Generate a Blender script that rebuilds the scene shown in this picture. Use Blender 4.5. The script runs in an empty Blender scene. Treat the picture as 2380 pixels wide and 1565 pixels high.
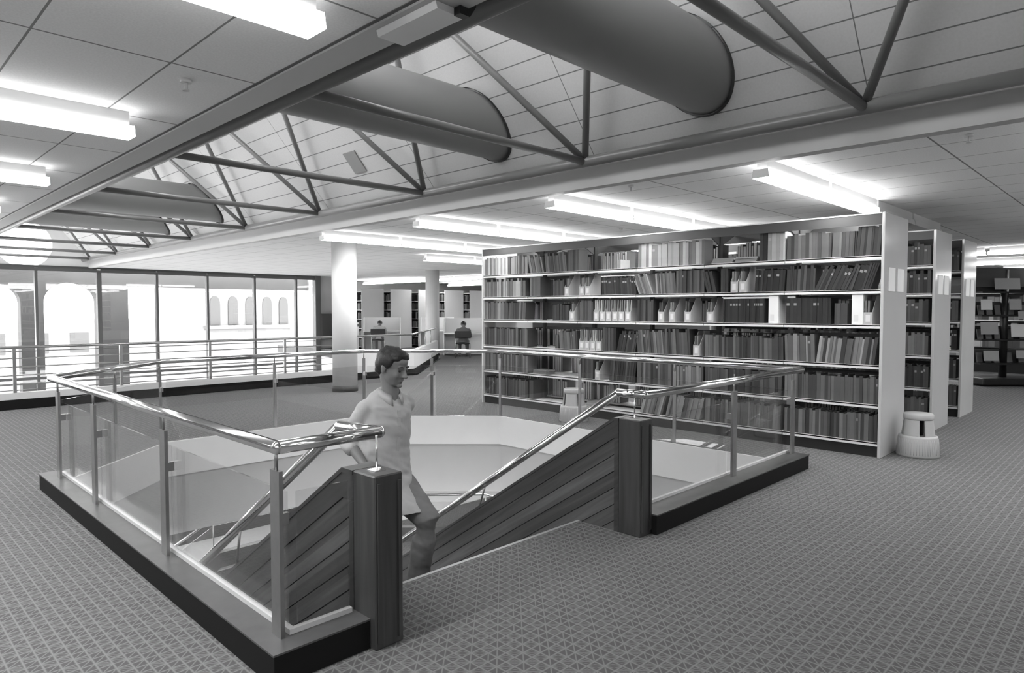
import bpy, bmesh, math, random
from mathutils import Vector, Matrix, Euler
random.seed(7)
R = math.radians
S = bpy.context.scene
COL = S.collection

# ------------------------------------------------------------------ helpers
def nt_mat(name):
    m = bpy.data.materials.new(name); m.use_nodes = True
    nt = m.node_tree; b = nt.nodes['Principled BSDF']
    return m, nt, b
def grey(name, v, rough=.6, metal=0., noise=0., nscale=40., spec=.5, bump=0.):
    m, nt, b = nt_mat(name)
    b.inputs['Base Color'].default_value = (v, v, v, 1)
    b.inputs['Roughness'].default_value = rough
    b.inputs['Metallic'].default_value = metal
    b.inputs['Specular IOR Level'].default_value = spec
    if noise or bump:
        tc = nt.nodes.new('ShaderNodeTexCoord'); n = nt.nodes.new('ShaderNodeTexNoise')
        n.inputs['Scale'].default_value = nscale; n.inputs['Detail'].default_value = 4
        nt.links.new(tc.outputs['Object'], n.inputs['Vector'])
        if noise:
            r = nt.nodes.new('ShaderNodeMapRange')
            r.inputs['To Min'].default_value = v * (1 - noise); r.inputs['To Max'].default_value = v * (1 + noise)
            nt.links.new(n.outputs['Fac'], r.inputs['Value']); nt.links.new(r.outputs['Result'], b.inputs['Base Color'])
        if bump:
            bp = nt.nodes.new('ShaderNodeBump'); bp.inputs['Strength'].default_value = bump; bp.inputs['Distance'].default_value = .004
            nt.links.new(n.outputs['Fac'], bp.inputs['Height']); nt.links.new(bp.outputs['Normal'], b.inputs['Normal'])
    return m
def emit(name, v, s):
    m, nt, b = nt_mat(name)
    b.inputs['Base Color'].default_value = (v, v, v, 1)
    b.inputs['Emission Color'].default_value = (1, 1, 1, 1)
    b.inputs['Emission Strength'].default_value = s
    return m
class N:
    """tiny node expression helper"""
    def __init__(s, nt): s.nt = nt
    def m(s, op, a, b=0., c=None):
        n = s.nt.nodes.new('ShaderNodeMath'); n.operation = op
        for i, x in enumerate((a, b) if c is None else (a, b, c)):
            if isinstance(x, (int, float)): n.inputs[i].default_value = x
            else: s.nt.links.new(x, n.inputs[i])
        return n.outputs[0]
    def xyz(s, kind='Object'):
        tc = s.nt.nodes.new('ShaderNodeTexCoord'); sp = s.nt.nodes.new('ShaderNodeSeparateXYZ')
        s.nt.links.new(tc.outputs[kind], sp.inputs[0]); return sp.outputs
    def line(s, t, w):   # 1 close to integer values of t
        f = s.m('FRACT', s.m('ADD', t, 500.5)); d = s.m('ABSOLUTE', s.m('SUBTRACT', f, .5))
        return s.m('LESS_THAN', d, w)
    def mix(s, fac, a, b):  # a*(1-f)+b*f
        return s.m('ADD', s.m('MULTIPLY', s.m('SUBTRACT', 1., fac), a), s.m('MULTIPLY', fac, b))

def carpet_mat():
    m, nt, b = nt_mat('carpet'); q = N(nt); x, y, z = q.xyz()[:3]
    a = .0535
    u = q.m('DIVIDE', x, a); v = q.m('DIVIDE', y, a)
    fu = q.m('FRACT', q.m('ADD', u, 500.)); fv = q.m('FRACT', q.m('ADD', v, 500.))
    iu = q.m('FLOOR', q.m('ADD', u, 500.)); iv = q.m('FLOOR', q.m('ADD', v, 500.))
    def near(t, w): return q.m('SUBTRACT', 1., q.m('SMOOTH_MIN', q.m('DIVIDE', q.m('ABSOLUTE', t), w), 1., .1))
    eu = q.m('MINIMUM', fu, q.m('SUBTRACT', 1., fu)); ev = q.m('MINIMUM', fv, q.m('SUBTRACT', 1., fv))
    grid = q.m('MAXIMUM', near(eu, .13), near(ev, .13))
    diag = near(q.m('SUBTRACT', fu, fv), .13)
    s = q.m('SUBTRACT', q.m('ADD', fu, fv), 1.)
    d = q.m('ABSOLUTE', q.m('SUBTRACT', fu, fv))
    lens = q.m('MULTIPLY', q.m('SUBTRACT', 1., d), .42)
    l1 = near(s, .09); l2 = near(q.m('SUBTRACT', q.m('ABSOLUTE', s), lens), .09)
    cellB = q.m('MAXIMUM', l1, l2)
    # pseudo random alternation of the two cell kinds
    wn = nt.nodes.new('ShaderNodeTexWhiteNoise'); wn.noise_dimensions = '2D'
    cb = nt.nodes.new('ShaderNodeCombineXYZ'); nt.links.new(iu, cb.inputs[0]); nt.links.new(iv, cb.inputs[1])
    nt.links.new(cb.outputs[0], wn.inputs['Vector'])
    chk = q.m('MODULO', q.m('ADD', iu, q.m('MULTIPLY', iv, 2.)), 3.)
    rnd = q.m('ADD', q.m('MULTIPLY', wn.outputs['Value'], .5), q.m('MULTIPLY', chk, .5))
    kind = q.m('GREATER_THAN', rnd, .8)
    inner = q.m('ADD', q.m('MULTIPLY', kind, diag), q.m('MULTIPLY', q.m('SUBTRACT', 1., kind), cellB))
    pat = q.m('MAXIMUM', grid, q.m('MULTIPLY', inner, .9))
    ns = nt.nodes.new('ShaderNodeTexNoise'); ns.inputs['Scale'].default_value = 260
    tc = nt.nodes.new('ShaderNodeTexCoord'); nt.links.new(tc.outputs['Object'], ns.inputs['Vector'])
    ns2 = nt.nodes.new('ShaderNodeTexNoise'); ns2.inputs['Scale'].default_value = .8; nt.links.new(tc.outputs['Object'], ns2.inputs['Vector'])
    base = q.mix(pat, CARPET[0], CARPET[1])
    f = q.m('MULTIPLY', q.m('ADD', .8, q.m('MULTIPLY', ns.outputs['Fac'], .4)), q.m('ADD', .92, q.m('MULTIPLY', ns2.outputs['Fac'], .16)))
    nt.links.new(q.m('MULTIPLY', base, f), b.inputs['Base Color'])
    b.inputs['Roughness'].default_value = .95; b.inputs['Specular IOR Level'].default_value = .12
    return m
def tile_mat():
    m, nt, b = nt_mat('ceiling_tile'); q = N(nt); x, y, z = q.xyz()[:3]
    l = q.m('MAXIMUM', q.line(q.m('DIVIDE', q.m('SUBTRACT', x, .69), .61), .009), q.line(q.m('DIVIDE', q.m('SUBTRACT', y, 1.34), 1.225), .006))
    n = nt.nodes.new('ShaderNodeTexNoise'); n.inputs['Scale'].default_value = 90; n.inputs['Detail'].default_value = 5
    tc = nt.nodes.new('ShaderNodeTexCoord'); nt.links.new(tc.outputs['Object'], n.inputs['Vector'])
    f = q.m('ADD', .86, q.m('MULTIPLY', n.outputs['Fac'], .28))
    nt.links.new(q.m('MULTIPLY', q.mix(l, .80, .25), f), b.inputs['Base Color'])
    b.inputs['Roughness'].default_value = .9; b.inputs['Specular IOR Level'].default_value = .1
    return m
def plank_roof_mat():
    m, nt, b = nt_mat('roof_lining'); q = N(nt); x, y, z = q.xyz()[:3]
    l = q.m('MAXIMUM', q.line(q.m('DIVIDE', q.m('SUBTRACT', z, 3.02), .182), .022), q.line(q.m('DIVIDE', q.m('SUBTRACT', y, 1.66), 2.6), .0016))
    n = nt.nodes.new('ShaderNodeTexNoise'); n.inputs['Scale'].default_value = 60
    tc = nt.nodes.new('ShaderNodeTexCoord'); nt.links.new(tc.outputs['Object'], n.inputs['Vector'])
    f = q.m('ADD', .93, q.m('MULTIPLY', n.outputs['Fac'], .14))
    nt.links.new(q.m('MULTIPLY', q.mix(l, .56, .17), f), b.inputs['Base Color'])
    b.inputs['Roughness'].default_value = .85; b.inputs['Specular IOR Level'].default_value = .15
    return m
def wood_mat(name, v, slope=0., plank=.0, vert=False):
    """dark timber; grain runs along Y tilted by slope (dz/dy), or vertically"""
    m, nt, b = nt_mat(name); q = N(nt); x, y, z = q.xyz()[:3]
    w = z if vert else y
    across = (q.m('ADD', x, y) if vert else q.m('ADD', z, q.m('MULTIPLY', y, slope)))
    cb = nt.nodes.new('ShaderNodeCombineXYZ')
    nt.links.new(q.m('MULTIPLY', w, 1.6), cb.inputs[0]); nt.links.new(q.m('MULTIPLY', across, 26.), cb.inputs[1]); nt.links.new(q.m('MULTIPLY', x, 12.), cb.inputs[2])
    n = nt.nodes.new('ShaderNodeTexNoise'); n.inputs['Scale'].default_value = 1.; n.inputs['Detail'].default_value = 6; n.inputs['Distortion'].default_value = .6
    nt.links.new(cb.outputs[0], n.inputs['Vector'])
    f = q.m('ADD', .25, q.m('MULTIPLY', n.outputs['Fac'], 1.5))
    if plank:
        idx = q.m('FLOOR', q.m('DIVIDE', across, plank))
        wn = nt.nodes.new('ShaderNodeTexWhiteNoise'); wn.noise_dimensions = '1D'; nt.links.new(idx, wn.inputs['W'])
        f = q.m('MULTIPLY', f, q.m('ADD', .75, q.m('MULTIPLY', wn.outputs['Value'], .5)))
    nt.links.new(q.m('MULTIPLY', f, v), b.inputs['Base Color'])
    b.inputs['Roughness'].default_value = .42
    return m
def glass_mat(name, tint=.93, ior=1.45):
    m = bpy.data.materials.new(name); m.use_nodes = True; nt = m.node_tree
    for n in list(nt.nodes):
        if n.type != 'OUTPUT_MATERIAL': nt.nodes.remove(n)
    out = nt.nodes['Material Output']
    t = nt.nodes.new('ShaderNodeBsdfTransparent'); t.inputs[0].default_value = (tint, tint, tint, 1)
    g = nt.nodes.new('ShaderNodeBsdfGlossy'); g.inputs['Roughness'].default_value = .01; g.inputs[0].default_value = (.95, .95, .95, 1)
    f = nt.nodes.new('ShaderNodeLayerWeight'); f.inputs['Blend'].default_value = .5
    q = N(nt); fr = q.m('ADD', .035, q.m('MULTIPLY', q.m('POWER', f.outputs['Facing'], 5.), .9))
    mx = nt.nodes.new('ShaderNodeMixShader')
    nt.links.new(fr, mx.inputs[0]); nt.links.new(t.outputs[0], mx.inputs[1]); nt.links.new(g.outputs[0], mx.inputs[2])
    nt.links.new(mx.outputs[0], out.inputs['Surface'])
    return m

CARPET = (.10, .225)
M = {}
M['carpet'] = carpet_mat(); M['tile'] = tile_mat(); M['roof'] = plank_roof_mat()
M['wall'] = grey('white_paint', .62, .8, noise=.04, nscale=6, spec=.2)
M['fascia'] = grey('fascia_paint', .74, .75, noise=.03, nscale=5, spec=.2)
M['welllow'] = grey('well_wall_shaded', .46, .85, noise=.03, nscale=5, spec=.2)  # darker wall colour standing for the weaker light below the well edge
M['wallgrey'] = grey('grey_paint', .40, .85, spec=.2)
M['soffit'] = grey('beam_paint', .47, .55)
M['beamdark'] = grey('beam_dark_line', .10, .6)
M['steel'] = grey('pipe_paint', .19, .32)
M['duct'] = grey('duct_paint', .24, .42)
M['ductring'] = grey('duct_ring', .03, .5)
M['chrome'] = grey('polished_steel', .78, .12, 1.)
M['satin'] = grey('brushed_steel', .42, .33, 1., noise=.1, nscale=30)
M['curbtop'] = grey('curb_varnished_timber', .075, .4, noise=.3, nscale=12)
M['curbside'] = grey('curb_dark_skirting', .010, .7, spec=.15)
M['gasket'] = grey('glazing_channel', .62, .5)
M['wood'] = wood_mat('stair_cladding', .085, .655, .113)
M['woodfr'] = wood_mat('stair_frame_timber', .045, .655)
M['woodv'] = wood_mat('newel_timber', .047, vert=True)
M['tread'] = grey('stair_carpet', .07, .95, noise=.3, nscale=150)
M['nosing'] = grey('stair_nosing', .35, .5)
M['glass'] = glass_mat('clear_glass'); M['winglass'] = glass_mat('window_glass', .97)
M['lamp'] = emit('lit_diffuser', .9, 9.6); M['lampside'] = emit('lit_diffuser_side', .9, 1.9); M['lampoff'] = grey('fitting_white', .62, .5)
M['housing'] = grey('fitting_grey', .62, .5)
M['shelf'] = grey('shelf_enamel', .70, .42); M['shelfpanel'] = grey('end_panel_enamel', .50, .14, noise=.03, nscale=3)
M['upright'] = grey('upright_dark', .03, .5); M['canopy'] = grey('canopy_grey', .05, .5); M['kick'] = grey('shelf_plinth', .012, .6)
M['paper'] = grey('paper', .75, .85); M['pages'] = grey('page_edges', .55, .9); M['card'] = grey('file_card', .40, .8, noise=.05); M['cardlabel'] = grey('file_label', .62, .8)
M['spine'] = grey('spine_lettering', .26, .8)
M['stool'] = grey('stool_plastic', .43, .5, noise=.03); M['stooldark'] = grey('stool_slot', .02, .7)
M['white'] = grey('white_laminate', .82, .45); M['black'] = grey('black_lacquer', .012, .4); M['dark'] = grey('dark_grey', .06, .6)
M['frame'] = grey('window_bronze', .085, .5); M['plinth'] = grey('column_skirting', .05, .6)
M['parapet'] = grey('parapet_white', .68, .7)
M['skin'] = grey('skin', .17, .55, noise=.06, nscale=20); M['hair'] = grey('hair', .014, .55, bump=.8, nscale=90)
M['shirt'] = grey('shirt_cotton', .42, .9, noise=.05, nscale=30, bump=.3); M['trousers'] = grey('trouser_cotton', .17, .9, noise=.12, nscale=25, bump=.3)
M['shoe'] = grey('shoe_leather', .03, .4); M['eye'] = grey('eye_dark', .02, .3); M['lip'] = grey('lip', .18, .5)
M['knit'] = grey('knit_grey', .42, .95); M['knitdark'] = grey('knit_dark', .13, .95)
M['stone'] = grey('outside_masonry', .10, .9, noise=.15, nscale=2); M['outwhite'] = grey('outside_render', .20, .9); M['outdark'] = grey('outside_window', .07, .6)  # masonry colour kept dark to stand for the shade it lies in
M['ground'] = grey('outside_ground', .8, .9)
TONES = [.010, .017, .026, .04, .058, .08, .11, .15, .20, .27, .37]
BK = [grey('book_cloth', t, .75, noise=.12, nscale=14) for t in TONES]

def bmnew(): return bmesh.new()
def box(bm, x0, y0, z0, x1, y1, z1, mi=0):
    vs = [bm.verts.new(p) for p in ((x0,y0,z0),(x1,y0,z0),(x1,y1,z0),(x0,y1,z0),(x0,y0,z1),(x1,y0,z1),(x1,y1,z1),(x0,y1,z1))]
    fs = [(0,3,2,1),(4,5,6,7),(0,1,5,4),(1,2,6,5),(2,3,7,6),(3,0,4,7)]
    out = []
    for f in fs:
        fc = bm.faces.new([vs[i] for i in f]); fc.material_index = mi; out.append(fc)
    return vs, out
def prism(bm, poly, d0, d1, axis='x', mi=0):
    """extrude a 2-D polygon along an axis. axis x: poly=(y,z); y: (x,z); z: (x,y)"""
    def P(p, d): return {'x': (d, p[0], p[1]), 'y': (p[0], d, p[1]), 'z': (p[0], p[1], d)}[axis]
    a = [bm.verts.new(P(p, d0)) for p in poly]; b = [bm.verts.new(P(p, d1)) for p in poly]
    n = len(poly); fs = [bm.faces.new(a), bm.faces.new(b[::-1])]
    for i in range(n): fs.append(bm.faces.new((a[i], b[i], b[(i+1) % n], a[(i+1) % n])))
    for f in fs: f.material_index = mi
    return fs
def tube(bm, p0, p1, r, seg=14, r2=None, mi=0, caps=True):
    p0, p1 = Vector(p0), Vector(p1); d = (p1 - p0); L = d.length
    if L < 1e-6: return
    rot = d.to_track_quat('Z', 'Y').to_matrix()
    r2 = r if r2 is None else r2
    A, B = [], []
    for i in range(seg):
        c, s = math.cos(2*math.pi*i/seg), math.sin(2*math.pi*i/seg)
        A.append(bm.verts.new(p0 + rot @ Vector((c*r, s*r, 0)))); B.append(bm.verts.new(p0 + rot @ Vector((c*r2, s*r2, L))))
    for i in range(seg):
        f = bm.faces.new((A[i], A[(i+1) % seg], B[(i+1) % seg], B[i])); f.smooth = True; f.material_index = mi
    if caps:
        bm.faces.new(A[::-1]).material_index = mi; bm.faces.new(B).material_index = mi
def ball(bm, c, r, seg=12, sc=(1,1,1), mi=0):
    ret = bmesh.ops.create_uvsphere(bm, u_segments=seg, v_segments=max(6, seg//2+2), radius=r)
    for v in ret['verts']: v.co = Vector((v.co.x*sc[0], v.co.y*sc[1], v.co.z*sc[2])) + Vector(c)
    for f in {f for v in ret['verts'] for f in v.link_faces}: f.smooth = True; f.material_index = mi
def pipe(bm, pts, r, seg=14, bends=True):
    for a, b in zip(pts, pts[1:]): tube(bm, a, b, r, seg)
    if bends:
        for p in pts: ball(bm, p, r*1.01, 12)
def lathe(bm, prof, c=(0,0,0), seg=32, mi=0, smooth=True):
    rings = []
    for r, z in prof: rings.append([bm.verts.new((c[0]+r*math.cos(2*math.pi*i/seg), c[1]+r*math.sin(2*math.pi*i/seg), c[2]+z)) for i in range(seg)])
    for a, b in zip(rings, rings[1:]):
        for i in range(seg):
            f = bm.faces.new((a[i], a[(i+1) % seg], b[(i+1) % seg], b[i])); f.smooth = smooth; f.material_index = mi
    bm.faces.new(rings[0][::-1]).material_index = mi; bm.faces.new(rings[-1]).material_index = mi
def bevel(bm, w, seg=2):
    bmesh.ops.bevel(bm, geom=list(bm.edges), offset=w, segments=seg, affect='EDGES', profile=.5)
def obj(name, bm, mats, parent=None, loc=None, recalc=True):
    if recalc: bmesh.ops.recalc_face_normals(bm, faces=list(bm.faces))
    me = bpy.data.meshes.new(name); bm.to_mesh(me); bm.free()
    for m in (mats if isinstance(mats, (list, tuple)) else [mats]): me.materials.append(m)
    o = bpy.data.objects.new(name, me); COL.objects.link(o)
    if parent is not None:
        o.parent = parent; o.matrix_parent_inverse = Matrix.Translation(-Vector(parent.location)) if not parent.rotation_euler[2] else Matrix()
    if loc is not None: o.location = loc
    return o
def tag(o, label, cat, group=None, kind=None):
    if label: o['label'] = label
    if cat: o['category'] = cat
    if group: o['group'] = group
    if kind: o['kind'] = kind
    return o
def thing(name, label, cat, loc=(0,0,0), rz=0., group=None):
    o = bpy.data.objects.new(name, None); COL.objects.link(o); o.location = loc; o.rotation_euler = (0, 0, rz)
    o.empty_display_size = .1
    return tag(o, label, cat, group)
def lobj(name, bm, mats, parent):
    """child built in the parent's own coordinates"""
    bmesh.ops.recalc_face_normals(bm, faces=list(bm.faces))
    me = bpy.data.meshes.new(name); bm.to_mesh(me); bm.free()
    for m in (mats if isinstance(mats, (list, tuple)) else [mats]): me.materials.append(m)
    o = bpy.data.objects.new(name, me); COL.objects.link(o); o.parent = parent
    return o
def struct(name, bm, mats, label=None, cat=None):
    o = obj(name, bm, mats); o['kind'] = 'structure'
    if label: o['label'] = label
    if cat: o['category'] = cat
    return o
def dup(root, loc, rz=0., **props):
    r = root.copy(); COL.objects.link(r); r.location = loc; r.rotation_euler = (0, 0, rz)
    for k, v in props.items(): r[k] = v
    for ch in list(root.children):
        c = ch.copy(); COL.objects.link(c); c.parent = r
        for g in ch.children:
            d = g.copy(); COL.objects.link(d); d.parent = c
    return r
def boxes(*bs):
    bm = bmnew()
    for b in bs: box(bm, *b)
    return bm

ORD = ['first','second','third','fourth','fifth','sixth','seventh','eighth','ninth','tenth','eleventh','twelfth','thirteenth','fourteenth','fifteenth','sixteenth','seventeenth','eighteenth','nineteenth','twentieth','twenty-first','twenty-second','twenty-third','twenty-fourth','twenty-fifth','twenty-sixth','twenty-seventh','twenty-eighth','twenty-ninth','thirtieth','thirty-first','thirty-second','thirty-third','thirty-fourth','thirty-fifth','thirty-sixth','thirty-seventh','thirty-eighth']

# ------------------------------------------------------------------ setting: floor with the stairwell and the atrium void
GLZ = (.78, 1.18)
ZC = 2.80                    # flat ceiling
XR, XL = 5.57, 2.00          # faces of the roof-light
YW = 23.5                    # window wall
NEAR = 2.60
OCT = [(1.30, NEAR), (6.42, NEAR), (6.42, 6.52), (5.12, 7.85), (2.55, 7.85), (1.30, 6.62)]
def floor_mesh(z0, z1):
    bm = bmnew()
    # strips round the octagonal opening
    def pr(poly): prism(bm, poly, z0, z1, 'z')
    pr([(-9,-7),(34,-7),(34,NEAR),(-9,NEAR)])
    pr([(-9,NEAR),(1.30,NEAR),(1.30,6.62),(-9,6.62)])
    pr([(6.42,NEAR),(34,NEAR),(34,6.52),(6.42,6.52)])
    pr([(-9,6.62),(1.30,6.62),(2.55,7.85),(2.55,12.38),(-9,12.38)])
    pr([(2.55,7.85),(5.12,7.85),(5.12,12.38),(2.55,12.38)])
    pr([(5.12,7.85),(6.42,6.52),(34,6.52),(34,12.38),(5.12,12.38)])
    pr([(9.45,12.38),(34,12.38),(34,27),(13.3,27),(13.3,16.2)])
    pr([(1.79,NEAR),(3.70,NEAR),(3.70,2.95),(1.79,2.95)])      # tongue at the top of the stairs
    return bm
bmf = floor_mesh(-.30, 0.)
struct('floor', bmf, M['carpet'])
bm = boxes((-9,-7,-3.6, 34,34,-3.4)); struct('floor', bm, M['carpet'])
struct('floor', boxes((-9,12.6,-3.4, 13.8,25,-3.385)), M['wall'])  # pale slab added to bounce window light up to the far ceiling
# white edge of the well and the wall below it, coloured darker for its shade
bm = bmnew()
def wallrun(bm, pts, z0, z1, th, out=1):
    for (x0, y0), (x1, y1) in zip(pts, pts[1:]):
        dx, dy = x1-x0, y1-y0; L = math.hypot(dx, dy); nx, ny = dy/L*th*out, -dx/L*th*out
        prism(bm, [(x0,y0),(x1,y1),(x1+nx,y1+ny),(x0+nx,y0+ny)], z0, z1, 'z')
ring = [OCT[1], OCT[2], OCT[3], OCT[4], OCT[5], OCT[0]]
wallrun(bm, ring, -.34, .045, .02, -1)
struct('trim_1', bm, M['fascia'])
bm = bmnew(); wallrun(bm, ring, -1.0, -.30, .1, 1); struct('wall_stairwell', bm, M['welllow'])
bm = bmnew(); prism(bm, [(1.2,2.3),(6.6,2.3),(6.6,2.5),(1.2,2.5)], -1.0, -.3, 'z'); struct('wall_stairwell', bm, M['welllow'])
# storey below: soffit, walls
bm = bmnew()
for poly in ([(-9,-7),(34,-7),(34,2.3),(-9,2.3)], [(-9,2.3),(1.2,2.3),(1.2,6.66),(2.5,7.95),(2.5,12.2),(-9,12.2)], [(6.6,2.3),(34,2.3),(34,12.2),(5.16,12.2),(5.16,7.95),(6.5,6.6)], [(2.5,8.05),(5.16,8.05),(5.16,12.2),(2.5,12.2)]):
    prism(bm, poly, -1.0, -.9, 'z')
struct('ceiling', bm, M['wall'])
bm = boxes((-9,30,-3.4, 34,30.2,-.3), (14,-7,-3.4, 14.2,30,-1.1)); struct('wall_lower', bm, M['wall'])

# walls of the reading room
struct('wall_left', boxes((-9.2,-7,-.3, -9,YW+4,ZC+.1)), M['wall'])
struct('wall_back', boxes((-9,-7.2,-.3, 34,-7,5.4)), M['wall'])
struct('wall_right', boxes((33.8,-7,-.3, 34,27,ZC+.1)), M['wall'])
struct('wall_far', boxes((13.9,YW,-.3, 14.05,27,ZC), (14.05,26.9,-.3, 34,27.1,ZC)), M['wall'])
# ceilings
bm = boxes((-9,-7,ZC, 1.77,YW,ZC+.15)); struct('ceiling', bm, M['tile'])
bm = boxes((XR+.02,-7,ZC, 34,YW,ZC+.15), (13.9,YW,ZC, 34,27,ZC+.15)); struct('ceiling', bm, M['tile'])
bm = boxes((1.77,-7,ZC-.015, 1.95,YW,ZC+.13), (1.89,-7,ZC+.1, 1.95,YW,3.2), (1.95,-7,3.05, 2.0,YW,3.2)); struct('trim_2', bm, M['soffit'])
bm = bmnew(); prism(bm, [(XR,ZC-.03),(XR+.06,ZC-.045),(XR+.12,ZC+.02),(XR+.12,3.2),(XR,3.2)], -7, YW, 'y'); struct('trim_3', bm, M['soffit'])
bm = boxes((1.752,-7,ZC-.004, 1.77,YW,ZC+.1)); struct('trim_4', bm, M['beamdark'])  # dark line between the ceiling and the beam face
# pitched lining of the roof light
SL = 1.207; AX = (XL+XR)/2; AZ = 3.05 + SL*(XR-AX)
def slope(side):
    bm = bmnew(); xe = XR if side > 0 else XL
    prism(bm, [(xe, 3.05), (AX, AZ), (AX, AZ+.2), (xe + .2*side, 3.05)], -7, YW, 'y'); return bm
struct('ceiling', slope(1), M['roof'])
# the other slope is patent glazing: solid foot and head, panes between glazing bars
def lslope(x0, x1, th=.12, y0=-7, y1=YW):
    z = lambda x: 3.05+SL*(x-XL)
    return [(x0,z(x0)),(x1,z(x1)),(x1-th,z(x1)+th*.8),(x0-th,z(x0)+th*.8)]
bm = bmnew(); prism(bm, lslope(XL, XL+GLZ[0]), -7, YW, 'y'); prism(bm, lslope(XL+GLZ[1], AX), -7, YW, 'y'); prism(bm, lslope(XL+GLZ[0], XL+GLZ[1]), -7, -7+2.54*3, 'y')  # unseen near bays kept solid so the near roof stays darker
struct('ceiling', bm, M['roof'])
for k in range(3, 12):
    ya = -7+2.54*k; yb = ya+2.54
    w = thing('window_%d' % (30+k), None, None, (0, ya, 0)); w['kind'] = 'structure'
    bm = bmnew(); prism(bm, lslope(XL+GLZ[0], XL+GLZ[1]), 0, .06, 'y'); lobj('frame', bm, M['housing'], w)
    bm = bmnew(); prism(bm, lslope(XL+GLZ[0], XL+GLZ[1], .015), .06, 2.54, 'y'); lobj('pane', bm, M['winglass'], w)
# gable with its round window
bm = bmnew(); cc = (AX+.2, 3.40); rr = .68
tri = [(XL-.2, 2.66), (XR+.2, 2.66), (XR+.2, 3.0), (AX, AZ+.2), (XL-.2, 3.0)]
def ray_poly(c, ang, poly):
    d = Vector((math.cos(ang), math.sin(ang))); best = None
    for i in range(len(poly)):
        a, b = Vector(poly[i]), Vector(poly[(i+1) % len(poly)]); e = b - a; den = d.x*e.y - d.y*e.x
        if abs(den) < 1e-9: continue
        w = a - Vector(c); t = (w.x*e.y - w.y*e.x)/den; u = (w.x*d.y - w.y*d.x)/den
        if t > 0 and -1e-6 <= u <= 1+1e-6 and (best is None or t < best): best = t
    return (c[0]+d.x*best, c[1]+d.y*best)
K = 48
for i in range(K):
    a0, a1 = 2*math.pi*i/K, 2*math.pi*(i+1)/K
    q = [(cc[0]+rr*math.cos(a0), cc[1]+rr*math.sin(a0)), ray_poly(cc, a0, tri), ray_poly(cc, a1, tri), (cc[0]+rr*math.cos(a1), cc[1]+rr*math.sin(a1))]
    prism(bm, q, YW, YW+.15, 'y')
struct('wall_gable', bm, M['wall'])
w = thing('window_1', 'round window high in the far gable of the roof light', 'window', (cc[0], YW+.05, cc[1])); w['kind'] = 'structure'
bm = bmnew(); lathe(bm, [(rr, -.02), (rr, .02)]); bmesh.ops.rotate(bm, verts=bm.verts, matrix=Matrix.Rotation(R(90), 3, 'X')); lobj('pane', bm, M['winglass'], w)

# window wall: bays between the posts, each with frame and glass
posts = [-6.4, -4.6, -2.8, -1.0, .7, 2.45, 4.2, 5.78, 7.45, 9.05, 10.7, 12.3, 13.1]
nw = 2
for x0, x1 in zip(posts, posts[1:]):
    w = thing('window_%d' % nw, None, None, ((x0+x1)/2, YW, 0)); w['kind'] = 'structure'; nw += 1
    h = (x1-x0)/2; bm = bmnew()
    pw = .07 if x0 not in (5.78,) else .12
    box(bm, -h, -.06, -3.4, -h+pw, .10, 2.72); box(bm, -h+pw, -.06, 2.64, h, .06, 2.74); box(bm, -h+pw, -.05, -.53, h, .05, -.45)
    box(bm, -h+pw, -.02, .30, h, .02, .325)
    for k in range(9): box(bm, -h+pw, -.03, -.66-.155*k, h, .03, -.635-.155*k)
    box(bm, -h+pw, -.05, -3.4, h, .05, -2.2)
    lobj('frame', bm, M['frame'], w)
    lobj('pane', boxes((-h+pw, -.006, -2.2, h, .006, 2.64)), M['winglass'], w)
struct('trim_5', boxes((13.1,YW-.1,-3.4, 13.32,YW+.15,ZC), (-9,YW-.02,2.74, 13.1,YW+.1,ZC)), M['frame'])
struct('wall_far', boxes((13.32,YW-.02,-.3, 13.9,YW+.1,ZC)), M['wallgrey'])

# outside: arcade just beyond the glass, courtyard ground and the building opposite
bm = bmnew(); YA = 25.3
def arch(bm, x0, x1, zt, zs, y0, y1, ztop, n=14):
    """wall piece above an arched opening x0..x1"""
    pts = [(x0, zs)]
    c = (x0+x1)/2; rx = (x1-x0)/2
    for i in range(1, n): a = math.pi*(1 - i/n); pts.append((c+rx*math.cos(a), zs+(zt-zs)*math.sin(a)))
    pts.append((x1, zs))
    for a, b in zip(pts, pts[1:]): prism(bm, [a, b, (b[0], ztop), (a[0], ztop)], y0, y1, 'y')
op = [(-4.3,-1.6), (-.6,1.7), (2.1,4.15), (4.75,6.25)]
box(bm, -9, YA, -4, op[0][0], YA+.5, 2.8)
for i, (a, b) in enumerate(op):
    arch(bm, a, b, 2.42 if i < 3 else 2.38, 1.75, YA, YA+.5, 2.8)
    nx = op[i+1][0] if i+1 < len(op) else 7.15
    box(bm, b, YA, -4, nx, YA+.5, 2.8)
bmb = bm
box(bmb, 7.15, YA, 2.3, 13.8, YA+.5, 2.8)
tag(obj('arcade', bmb, M['stone']), 'grey masonry arcade with round-arched openings right outside the window wall', 'arcade')
struct('ground', boxes((-40,27.5,-4.2, 70,90,-4)), M['ground'])
b = thing('building', 'pale building with a row of tall arched windows opposite, beyond the windows', 'building', (28,52,-4))
lobj('wall', boxes((-11,0,0, 13,6,9)), M['outwhite'], b)
for k in range(7):
    bm = bmnew(); x0 = -7.75+1.38*k; pts = [(x0, 4.35), (x0+.75, 4.35), (x0+.75, 5.9)]
    for i in range(1, 8): a = math.pi*i/8; pts.append((x0+.375+.375*math.cos(a), 5.9+.65*math.sin(a)**.8))
    pts.append((x0, 5.9)); prism(bm, pts, -.12, .02, 'y'); lobj('window', bm, M['outdark'], b)
lobj('ledge', boxes((-8.2,-.5,4.05, 13,0,4.3)), M['outwhite'], b)
b = thing('building', 'white building seen through the middle windows with rows of small square openings', 'building', (12,48,-4))
lobj('wall', boxes((-9,0,0, 4.5,6,4.9)), M['outwhite'], b)
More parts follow.
